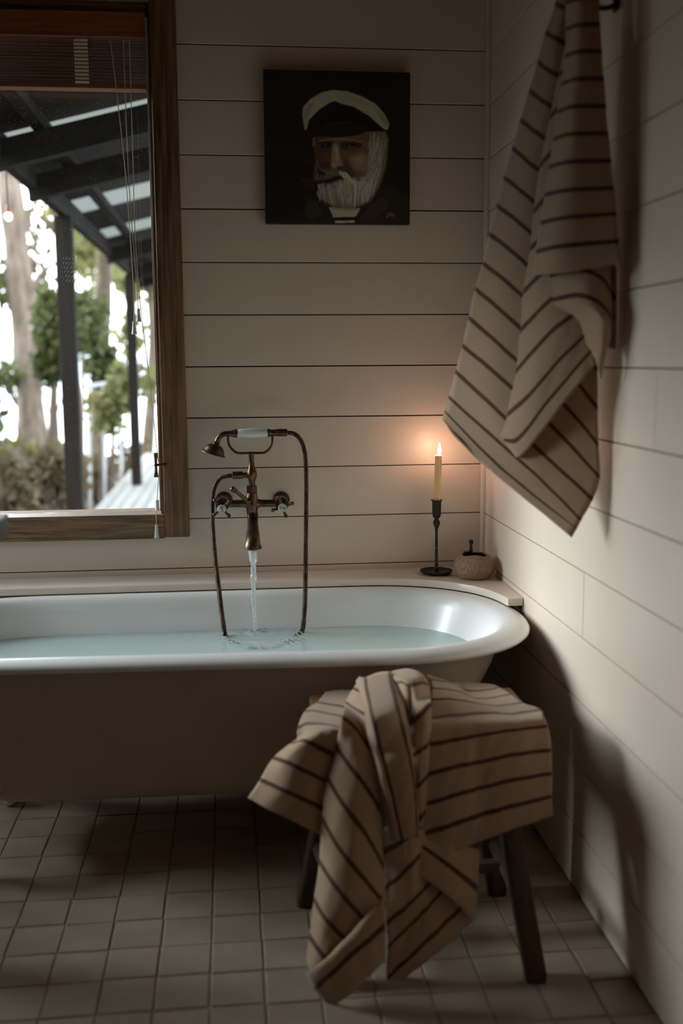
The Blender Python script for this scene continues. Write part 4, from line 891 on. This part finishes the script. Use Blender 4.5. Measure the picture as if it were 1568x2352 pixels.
# puffed bundle and the gathered part below it
T5 = [row(A2, [(-25, 100), (70, 74), (180, 72), (262, 108), (306, 168)], [.555, .562, .562, .556, .535]),
      row(A2, [(-5, 150), (80, 140), (190, 140), (268, 150), (314, 190)], [.575, .592, .594, .585, .545]),
      row(A2, [(60, 205), (130, 225), (195, 215), (255, 190), (325, 210)], [.570, .585, .590, .580, .545]),
      row(A2, [(110, 320), (160, 340), (205, 350), (270, 320), (342, 300)], [.548, .560, .575, .568, .540]),
      row(A2, [(130, 590), (185, 545), (240, 500), (295, 440), (352, 385)], [-1.225, -1.240, -1.250, -1.246, -1.222]),
      row(A2, [(165, 860), (210, 828), (260, 790), (305, 755), (350, 700)], [-1.228, -1.240, -1.246, -1.240, -1.222]),
      row(A2, [(180, 1150), (225, 1120), (265, 1085), (300, 1040), (345, 1000)], [-1.230, -1.238, -1.240, -1.234, -1.220]),
      row(A2, [(200, 1560), (235, 1520), (265, 1480), (290, 1450), (330, 1400)], [-1.234, -1.236, -1.236, -1.232, -1.222])]
st_.patch(T5, [.3, .65, 1, 1.5, 2, 3, 4, 5.3], cv, 24, 7)
T5b = [row(A1, [(1318, 118), (1345, 105), (1390, 100), (1440, 110)], [.560, .572, .574, .560]), row(A1, [(1352, 200), (1400, 175), (1460, 210), (1500, 250)], [.556, .586, .588, .560]), row(A1, [(1392, 330), (1440, 300), (1495, 300), (1530, 340)], [.548, .576, .578, .550]), row(A1, [(1445, 470), (1470, 455), (1495, 450), (1515, 470)], [.535, .552, .552, .535])]
st_.patch(T5b, [.5, 1, 1.45, 1.7], cv, 16, 6)
LEAN = 0.06
# lower right hanging corner: front face and its turned back
T7 = [row(A3, [(950, 150), (1120, 120), (1280, 90), (1480, 60)], [-1.205, -1.210, -1.212, -1.200]),
      row(A3, [(955, 60), (1200, 170), (1370, 292), (1478, 385)], [-1.208, -1.216, -1.222, -1.205]),
      row(A3, [(955, 250), (1135, 375), (1285, 490), (1448, 622)], [-1.222, -1.236, -1.240, -1.216]),
      row(A3, [(940, 440), (1110, 575), (1265, 690), (1432, 830)], [-1.230, -1.246, -1.250, -1.224]),
      row(A3, [(935, 475), (1100, 600), (1250, 715), (1418, 885)], [-1.232, -1.246, -1.250, -1.224])]
st_.patch([T7[0], T7[2], T7[3], T7[4]], [0.4, 2, 2.7, 2.82], cv, 24, 8)
T8 = [row(A3, [(700, 150), (800, 120), (900, 100), (1010, 90)], [-1.214, -1.220, -1.222, -1.212]),
      row(A3, [(705, 340), (830, 270), (930, 190), (1050, 100)], [-1.222, -1.230, -1.232, -1.214]),
      row(A3, [(712, 625), (830, 530), (940, 412), (1060, 290)], [-1.232, -1.240, -1.240, -1.214]),
      row(A3, [(722, 905), (860, 790), (975, 680), (1090, 560)], [-1.236, -1.244, -1.240, -1.216]),
      row(A3, [(735, 1090), (950, 880), (1060, 765), (1160, 650)], [-1.230, -1.232, -1.234, -1.214]),
      row(A3, [(722, 1345), (900, 1182), (1100, 990), (1310, 785)], [-1.228, -1.236, -1.236, -1.212]),
      row(A3, [(792, 1412), (1000, 1240), (1200, 1080), (1415, 890)], [-1.226, -1.234, -1.234, -1.212])]
st_.patch(T8, [-.5, 0, 1, 2, 3, 4, 4.75], cv, 28, 7)
stool_towel = st_.build('striped_towel', 'cream towel with brown stripes thrown over the dark wooden stool')

# ================================================================== BLIND
bl = empty('timber_blind', (-0.98, -.0, 2.0), 'raised brown timber venetian blind at the top of the window', 'blind')
bY = 0.012; bx0, bx1 = WX0+.016, onY(338, 150, bY)[0]
zz = lambda py: onY(200, py, bY)[2]
MB().box(bx0, bx1, bY-.032, bY-.022, zz(92), zz(32), .002).build('valance', M['blind'], bl)
MB().box(bx0, bx1, bY-.02, bY+.03, zz(60), WZ1-.022, .002).build('head_rail', M['casing_h'], bl)
zt_, zb_ = zz(90), zz(192); ns = 27
for k in range(ns):
    z = zt_+(zb_-zt_)*(k+.5)/ns; j = random.uniform(-.002, .002); MB().box(bx0+.002, bx1-.002+random.uniform(-.002, .002), bY-.018+j, bY+.024+j, z-.0012, z+.0012, .0005).build('slat', M['blind'], bl, False)
MB().box(bx0, bx1, bY-.02, bY+.026, zz(206), zz(193.5), .002).build('bottom_rail', mat('rail_timber', (0.26, 0.09, 0.035), 0.7), bl)
for xp in (187, -420):
    c = onY(xp, 140, bY-.0215)[0]; w = .020; v = []; K = 24
    for k in range(K+1):
        z = zz(92)+(zz(196)-zz(92))*k/K; y = bY-.0225-.003*(k % 2); v += [(c-w, y, z), (c+w, y, z), (c+w, y+.0012, z), (c-w, y+.0012, z)]
    f = [(i*4+j, i*4+(j+1) % 4, (i+1)*4+(j+1) % 4, (i+1)*4+j) for i in range(K) for j in range(4)]+[(0, 1, 2, 3), tuple(K*4+j for j in range(4))]
    mesh('ladder_tape', v, f, M['cord'], bl, False)
cY = -0.029
def cord(pts, r=.0013): MB().tube(bspath([onY(x, y, Y) for x, y, Y in pts], .01), r, 6).build('pull_cord', M['cord'], bl)
cord([(253, 92, cY+.01), (270, 230, cY), (288, 400, cY), (300, 560, cY), (306, 660, cY), (307.5, 742, cY)])
cord([(283, 92, cY+.01), (288, 230, cY-.001), (295, 400, cY-.001), (306, 560, cY-.001), (315, 660, cY-.001), (317.5, 712, cY-.001)])
cord([(297, 92, cY+.01), (301, 230, cY-.002), (306, 400, cY-.002), (311, 560, cY-.002), (322, 700, cY-.002), (338, 830, cY-.002), (352, 960, cY-.004), (364, 1062, -.034)])
cord([(366, 1072, -.034), (364, 1100, -.034), (360.5, 1150, -.030), (359, 1175, -.028), (358.7, 1208, -.028)])
def tas(x, y0_, y1_, Y, r0=.0048, r1=.0085):
    a = onY(x, y0_, Y); b = onY(x, y1_, Y); h = a[2]-b[2]; MB().lathe([(.0030, 0), (r0, -.001), (r0*1.02, -.3*h), ((r0+r1)/2, -.7*h), (r1, -h+.001), (r1*.8, -h)], a, n=16).build('cord_tassel', M['tassel'], bl)
tas(307.5, 738, 768, cY); tas(317.8, 709, 739, cY-.001); tas(359, 1205, 1236, -.028); tas(360.5, 1148, 1172, -.029, .0060, .0062)
MB().tube([onY(334, 40, cY), onY(338, 130, cY), onY(339, 216, cY)], .0028, 8).build('tilt_wand', mat('clear_wand', (0.24, 0.26, 0.26), 0.15), bl)
# cord cleat on the window jamb
cl = empty('cord_cleat', onY(376, 1067, -.03), 'small brass cord cleat on the window casing', 'cleat')
a = onY(357.5, 1040, -.034); b = onY(358.5, 1096, -.034); m_ = (a+b)/2
MB().tube([a, a+(b-a)*.03, a+(b-a)*.25, m_, a+(b-a)*.75, a+(b-a)*.97, b], [.0065, .0072, .0045, .0036, .0045, .0070, .0062], 14).build('cleat_bar', M['brass'], cl)
cl2 = MB().tube([m_, onY(368, 1067, -.033), onY(381, 1067, -.0225)], [.0042, .0036, .0050], 12); cl2.ball(m_, .0058, 12, 8); cl2.build('cleat_stem', M['brass_dark'], cl)

# ================================================================== TIMBER BENCH at the left edge
q = at(19, 1180, 2.25); bt = q[2]
bench = empty('timber_bench', (q[0]-.4, q[1]-.5, 0), 'dark timber bench top whose corner shows beside the window', 'bench')
MB().box(q[0]-.85, q[0], q[1]-1.0, q[1], bt-.046, bt, .003).build('bench_top', M['bench'], bench)
for dx in (-.24, -.78):
    for dy in (-.08, -.92): MB().box(q[0]+dx-.03, q[0]+dx+.03, q[1]+dy-.03, q[1]+dy+.03, 0.0005, bt-.0465, .003).build('leg', M['bench'], bench)

# ================================================================== FILL LAMP (unseen pendant added behind the camera for warm fill light)
lc = np.array([0.30, -3.75, 2.16]); lamp = empty('fill_lamp', lc, 'added unseen pendant giving warm fill light from behind the camera', 'lamp')
MB().lathe([(.05, .16), (.10, .14), (.16, .06), (.19, 0), (.187, 0), (.157, .06), (.098, .137), (.05, .157)], lc, n=28).build('shade', mat('woven_shade', (0.30, 0.20, 0.11), 0.9, var=0.3, vscale=60), lamp)
MB().tube([lc+np.array([0, 0, .158]), (lc[0], lc[1], ZC-.001)], .004, 8).build('flex', M['ink'], lamp)
MB().ball(lc+np.array([0, 0, .06]), .03, 14, 10).build('fill_bulb', M['bulb'], lamp)
ll = bpy.data.lights.new('fill_light', 'POINT'); ll.energy = 1.9; ll.color = (1.0, 0.50, 0.20); ll.shadow_soft_size = 0.05
lo = bpy.data.objects.new('fill_light', ll); lo.location = (0, 0, .0); link(lo, lamp)
# ================================================================== OUTSIDE
XE, ZE, ZD = -1.13, 2.30, -0.18
gv = []; nx, ny = 40, 40
for j in range(ny+1):
    for i in range(nx+1):
        x = -30+60*i/nx; y = -9+49*(j/ny); z = -0.42-0.055*max(y, 0)+.12*math.sin(x*.9+y*.4)*min(1, max(y, 0)/8); gv.append((x, y, z))
gf = [(j*(nx+1)+i, j*(nx+1)+i+1, (j+1)*(nx+1)+i+1, (j+1)*(nx+1)+i) for j in range(ny) for i in range(nx)]
tag(mesh('ground', gv, gf, M['ground'], None, True), 'brown forest floor outside the window', 'ground', kind='structure')
tag(MB().box(-300, 300, 41, 500, -6.2, -6).build('lake', M['lake'], None, False), 'pale lake beyond the trees', 'lake', kind='structure')
hv = []; n = 60
for i in range(n+1):
    x = -260+520*i/n; h = 14+9*math.sin(i*.21)+4*math.sin(i*.63+1); hv += [(x, 480, -7), (x, 500, h), (x, 560, -7)]
hf = []
for i in range(n):
    for k in range(2): hf.append((i*3+k, i*3+k+1, (i+1)*3+k+1, (i+1)*3+k))
tag(mesh('far_hills', hv, hf, M['hill'], None, True), 'misty pale hills across the lake', 'hill', kind='structure')
# veranda roof: slopes up to the right of the eave beam
SL = 0.25
rz = lambda x: ZE+.14+SL*(x-XE)
roof = empty('veranda_roof', (XE, 5, ZE), 'dark veranda roof with translucent strips seen through the window', 'roof')
ybands = [(-.0, 0)]
edges = [0.16, 1.36, 1.62, 2.42, 2.66, 4.72, 5.34, 6.45, 7.05, 8.6, 9.2, 12.5]
for k in range(len(edges)-1):
    a, b = edges[k], edges[k+1]; light = k % 2 == 1
    nn = 14 if light else 8; v = []; x0, x1 = XE-.03, 2.2
    for i in range(nn+1):
        y = a+(b-a)*i/nn; dz = .006*math.sin(i*math.pi) if not light else .008*(i % 2)
        for x in (x0, x1): v += [(x, y, rz(x)+dz), (x, y, rz(x)+dz+.006)]
    f = []
    for i in range(nn):
        o_ = i*4; f += [(o_, o_+2, o_+6, o_+4), (o_+1, o_+5, o_+7, o_+3), (o_, o_+4, o_+5, o_+1), (o_+2, o_+3, o_+7, o_+6)]
    f += [(0, 1, 3, 2), (nn*4, nn*4+2, nn*4+3, nn*4+1)]
    mesh('roof_light' if light else 'roof_sheet', v, f, M['roof_light'] if light else M['roof_sheet'], roof, False)
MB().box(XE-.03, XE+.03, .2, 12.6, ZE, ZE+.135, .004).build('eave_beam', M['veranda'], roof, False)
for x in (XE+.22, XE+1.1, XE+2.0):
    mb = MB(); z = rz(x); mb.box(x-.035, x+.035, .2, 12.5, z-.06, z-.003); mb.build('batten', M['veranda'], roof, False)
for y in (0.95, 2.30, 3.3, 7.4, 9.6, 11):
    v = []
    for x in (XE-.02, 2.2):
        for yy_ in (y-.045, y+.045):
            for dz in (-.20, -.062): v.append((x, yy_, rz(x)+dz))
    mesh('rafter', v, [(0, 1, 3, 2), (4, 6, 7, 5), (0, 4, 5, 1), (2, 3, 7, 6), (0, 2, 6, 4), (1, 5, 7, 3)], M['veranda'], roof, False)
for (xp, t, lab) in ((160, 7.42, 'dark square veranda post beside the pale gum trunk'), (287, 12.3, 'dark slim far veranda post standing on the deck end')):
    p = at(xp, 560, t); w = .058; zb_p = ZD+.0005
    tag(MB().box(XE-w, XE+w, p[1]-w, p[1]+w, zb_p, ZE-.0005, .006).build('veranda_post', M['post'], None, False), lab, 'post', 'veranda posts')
# deck: boards running away from the house
dk = empty('veranda_deck', (XE, 11, ZD), 'weathered grey timber deck beyond the window', 'deck')
for k in range(22):
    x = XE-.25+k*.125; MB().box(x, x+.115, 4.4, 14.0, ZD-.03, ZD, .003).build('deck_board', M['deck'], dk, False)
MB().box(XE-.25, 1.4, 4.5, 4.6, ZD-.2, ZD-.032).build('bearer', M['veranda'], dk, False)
# pale pipe railing
ral = empty('pipe_railing', at(240, 1000, 15), 'pale thin pipe railing among the trees', 'railing')
tr_ = 14.6
MB().tube([at(198, 888, tr_), at(240, 882, tr_+.3), at(330, 868, tr_+1)], .03, 10).build('top_rail', M['white_metal'], ral)
for x0_, y0_, x1_, y1_ in ((203, 888, 208, 1190), (236, 990, 243, 1195), (274, 985, 281, 1170)):
    MB().tube([at(x0_, y0_-(100 if x0_ > 210 else 0), tr_), at(x1_, y1_, tr_)], .024, 8).build('rail_post', M['white_metal'], ral)
# glowing bulb hanging under the eave
bp_ = onX(19, 497, XE); bulb = empty('hanging_bulb', bp_, 'small glowing bulb hanging below the veranda eave', 'light bulb')
MB().ball(bp_, .021, 14, 10, (1, 1, 1.15)).build('glass_bulb', M['bulb'], bulb)
MB().lathe([(.012, .018), (.013, .022), (.013, .05), (.006, .056)], bp_, n=12).build('bulb_cap', mat('bulb_cap', (0.30, 0.10, 0.05), 0.5), bulb)
MB().tube([bp_+np.array([0, 0, .055]), np.array([bp_[0], bp_[1], ZE])], .004, 6).build('bulb_cable', M['ink'], bulb)
# trees
def leaves(clusters, sz, droop=.4):
    v = []; f = []
    for (px_, py_, t, rx, ry, n) in clusters:
        c = at(px_, py_, t); s = t/F
        for _ in range(n):
            g = rng.normal(0, .5, 3); g = g/max(1, np.linalg.norm(g)/1.1); p = c+np.array([g[0]*rx*s, g[1]*(rx+ry)*.5*s, g[2]*ry*s])
            a = rng.normal(0, 1, 3); a[2] -= droop; a /= np.linalg.norm(a); b = np.cross(a, rng.normal(0, 1, 3)); b /= np.linalg.norm(b); l = sz*rng.uniform(.6, 1.3); w = l*.32
            k = len(v); v += [p, p+a*l*.5+b*w, p+a*l, p+a*l*.5-b*w]; f.append((k, k+1, k+2, k+3))
    return v, f
def tree(name, label, cat, trunk, rad, t, clusters, lm, sz, bark='bark', branches=(), group='trees outside the window'):
    base = at(*trunk[-1][:2], t); root = empty(name, base, label, cat, group)
    P = bspath([at(x, y, t) for x, y in trunk], .25); R = np.interp(np.linspace(0, 1, len(P)), np.linspace(0, 1, len(rad)), rad)
    R = R*(1+.06*np.sin(np.arange(len(P))*1.3)); MB().tube(P, R, 14).build('trunk', M[bark], root)
    for br, r in branches:
        Q = bspath([at(x, y, t) for x, y in br], .15); MB().tube(Q, np.linspace(r, r*.35, len(Q)), 8).build('branch', M[bark], root)
    if clusters:
        v, f = leaves(clusters, sz); o = mesh('foliage', v, f, M[lm], root, False); o['kind'] = 'stuff'
    return root
tree('gum_tree', 'large pale grey-brown gum trunk leaning outside the window', 'tree', [(-10, 60), (8, 300), (28, 480), (45, 640), (60, 800), (72, 960), (82, 1090), (90, 1260)], [.14, .17, .19, .20, .21, .22, .26, .34], 17.0,
     [(-40, 660, 17, 60, 60, 160), (20, 640, 18.5, 30, 40, 60), (10, 860, 16.5, 40, 40, 70)], 'leaf_dark', .22, 'bark', [([(60, 700), (85, 645), (112, 612), (150, 600)], .07), ([(50, 560), (66, 500), (90, 450), (120, 400)], .05), ([(40, 930), (10, 880), (-30, 860)], .05)])
tree('brown_gum_tree', 'slimmer brown gum trunk between the two veranda posts', 'tree', [(232, 360), (238, 560), (235, 760), (228, 900), (222, 1040), (228, 1240)], [.12, .15, .17, .18, .19, .22], 21.0,
     [(215, 470, 20, 45, 70, 300), (190, 560, 20, 30, 70, 200), (300, 620, 22, 40, 60, 220)], 'leaf_light', .24, 'bark2', [([(236, 640), (255, 600), (275, 590)], .05)])
tree('slender_tree', 'slender brown tree close to the window casing', 'tree', [(335, 500), (345, 640), (352, 760), (348, 900), (340, 1020), (335, 1200)], [.07, .09, .10, .11, .12, .14], 20.0,
     [(350, 640, 20, 40, 60, 240), (330, 560, 19, 40, 40, 150)], 'leaf_light', .2, 'bark2', [([(350, 740), (362, 690), (372, 640)], .04)])
tree('conifer_tree', 'dense green young conifer behind the near veranda post', 'tree', [(128, 690), (128, 800), (124, 900), (120, 1040), (118, 1220)], [.03, .05, .06, .07, .08], 15.0,
     [(112, 740, 15, 26, 70, 700), (150, 750, 15, 40, 75, 900), (128, 820, 15, 40, 40, 500), (115, 850, 15, 26, 26, 260), (200, 730, 15.5, 40, 60, 500)], 'leaf_dark', .17, 'bark2')
tree('small_conifer', 'smaller green conifer under the pale railing', 'tree', [(240, 810), (238, 900), (236, 1000), (236, 1210)], [.03, .04, .05, .06], 16.5, [(232, 830, 16.5, 30, 45, 520), (250, 860, 16.5, 24, 40, 320)], 'leaf_dark', .16, 'bark2')
tree('thin_sapling', 'thin dark sapling stems left of the near post', 'tree', [(100, 600), (112, 720), (122, 860), (132, 1000), (140, 1220)], [.02, .03, .035, .04, .05], 19.0, [(85, 520, 19, 60, 60, 130), (70, 620, 20, 40, 60, 90), (95, 690, 19, 30, 40, 60)], 'leaf_dry', .2, 'bark2', [([(118, 820), (95, 740), (85, 650)], .02), ([(128, 960), (150, 880), (160, 800)], .02), ([(132, 1010), (110, 940), (95, 880)], .02)])
tree('yellow_leaf_sapling', 'yellow-green leafy sapling behind the railing', 'tree', [(268, 850), (262, 950), (258, 1060), (256, 1210)], [.02, .025, .03, .04], 13.0, [(250, 930, 13, 42, 36, 260), (275, 900, 13, 30, 40, 160), (300, 860, 13, 36, 40, 130), (340, 880, 13.5, 30, 40, 90), (245, 970, 13, 30, 20, 90)], 'leaf_light', .13, 'bark2')
tree('overhanging_tree', 'yellow-green branch hanging under the veranda eave', 'tree', [(250, 380), (225, 470), (205, 560), (195, 640), (190, 820), (188, 1230)], [.03, .04, .05, .05, .06, .07], 24.0, [(200, 520, 24, 50, 70, 330), (240, 600, 24, 40, 60, 240), (150, 480, 24, 40, 60, 200), (300, 760, 24, 30, 60, 120)], 'leaf_light', .26, 'bark2')
# unseen evergreens added to hold low sky light back from the windows
for k, (x, y, h) in enumerate(((-9.5, -7.0, 2.9), (-10.5, -3.2, 3.2), (-10.0, 0.8, 2.7), (-9.2, 4.6, 3.0), (-6.3, 7.6, 5.6), (-9.6, 9.6, 6.4), (-7.2, 12.2, 6.0))):
    root = empty('blocker_evergreen', (x, y, -.5), ('tall added evergreen blocking low sky at the side window', 'broad added evergreen blocking low sky at the side window', 'short added evergreen blocking low sky at the side window', 'added evergreen blocking low sky by the house corner', 'leafy added evergreen blocking low sky left of the gum', 'tallest added evergreen blocking low sky behind the leafy one', 'far added evergreen blocking low sky left of the gum')[k], 'tree', 'added sky-blocking evergreens')
    MB().tube([(x, y, -.6), (x+.1, y, 1.5), (x, y+.1, h-.8)], [.2, .15, .05], 10).build('trunk', M['bark2'], root)
    v = []; f = []
    for _ in range(1500 if k < 4 else 3000):
        u = rng.uniform(0, 1); rad = 1.75*math.sqrt(max(0, 1-u**1.6)); a = rng.uniform(0, 6.283); rr_ = rad*math.sqrt(rng.uniform(.2, 1)); p = np.array([x+rr_*math.cos(a)*.8, y+rr_*math.sin(a), -.4+u*(h+.3)])
        d_ = rng.normal(0, 1, 3); d_ /= np.linalg.norm(d_); e_ = np.cross(d_, rng.normal(0, 1, 3)); e_ /= np.linalg.norm(e_); l_ = .34; q_ = len(v)
        v += [p, p+d_*l_*.5+e_*l_*.3, p+d_*l_, p+d_*l_*.5-e_*l_*.3]; f.append((q_, q_+1, q_+2, q_+3))
    o = mesh('foliage', v, f, M['leaf_dark'], root, False); o['kind'] = 'stuff'
for k, (xp, yp, t, rx, ry, n, lm, lab) in enumerate(((20, 1120, 13, 60, 60, 420, 'leaf_dry', 'dry brown-green shrub at the foot of the big gum'), (35, 1055, 14, 40, 32, 180, 'leaf_light', 'light green shrub in front of the big gum trunk'), (128, 1090, 11.2, 45, 55, 380, 'leaf_dry', 'tangled dry shrub left of the near post'), (225, 1110, 18, 40, 60, 380, 'leaf_dry', 'dry shrub under the pipe railing'), (320, 1070, 19, 55, 45, 330, 'leaf_dry', 'low brown shrub beyond the deck end'), (-60, 1000, 16, 60, 90, 400, 'leaf_dark', 'dark shrub beyond the left of the big gum'))):
    c = at(xp, yp+60, t); root = empty('shrub', c, lab, 'shrub', 'shrubs outside the window'); v, f = leaves([(xp, yp, t, rx, ry, n)], .2, -.3); o = mesh('foliage', v, f, M[lm], root, False); o['kind'] = 'stuff'
    mb = MB()
    for _ in range(7):
        e = c+np.array([rng.normal(0, .3), rng.normal(0, .3), rng.uniform(.4, .9)]); mb.tube([c+np.array([0, 0, -.4]), (c+e)/2+rng.normal(0, .06, 3), e], [.02, .014, .006], 5)
    mb.build('stems', M['bark2'], root)
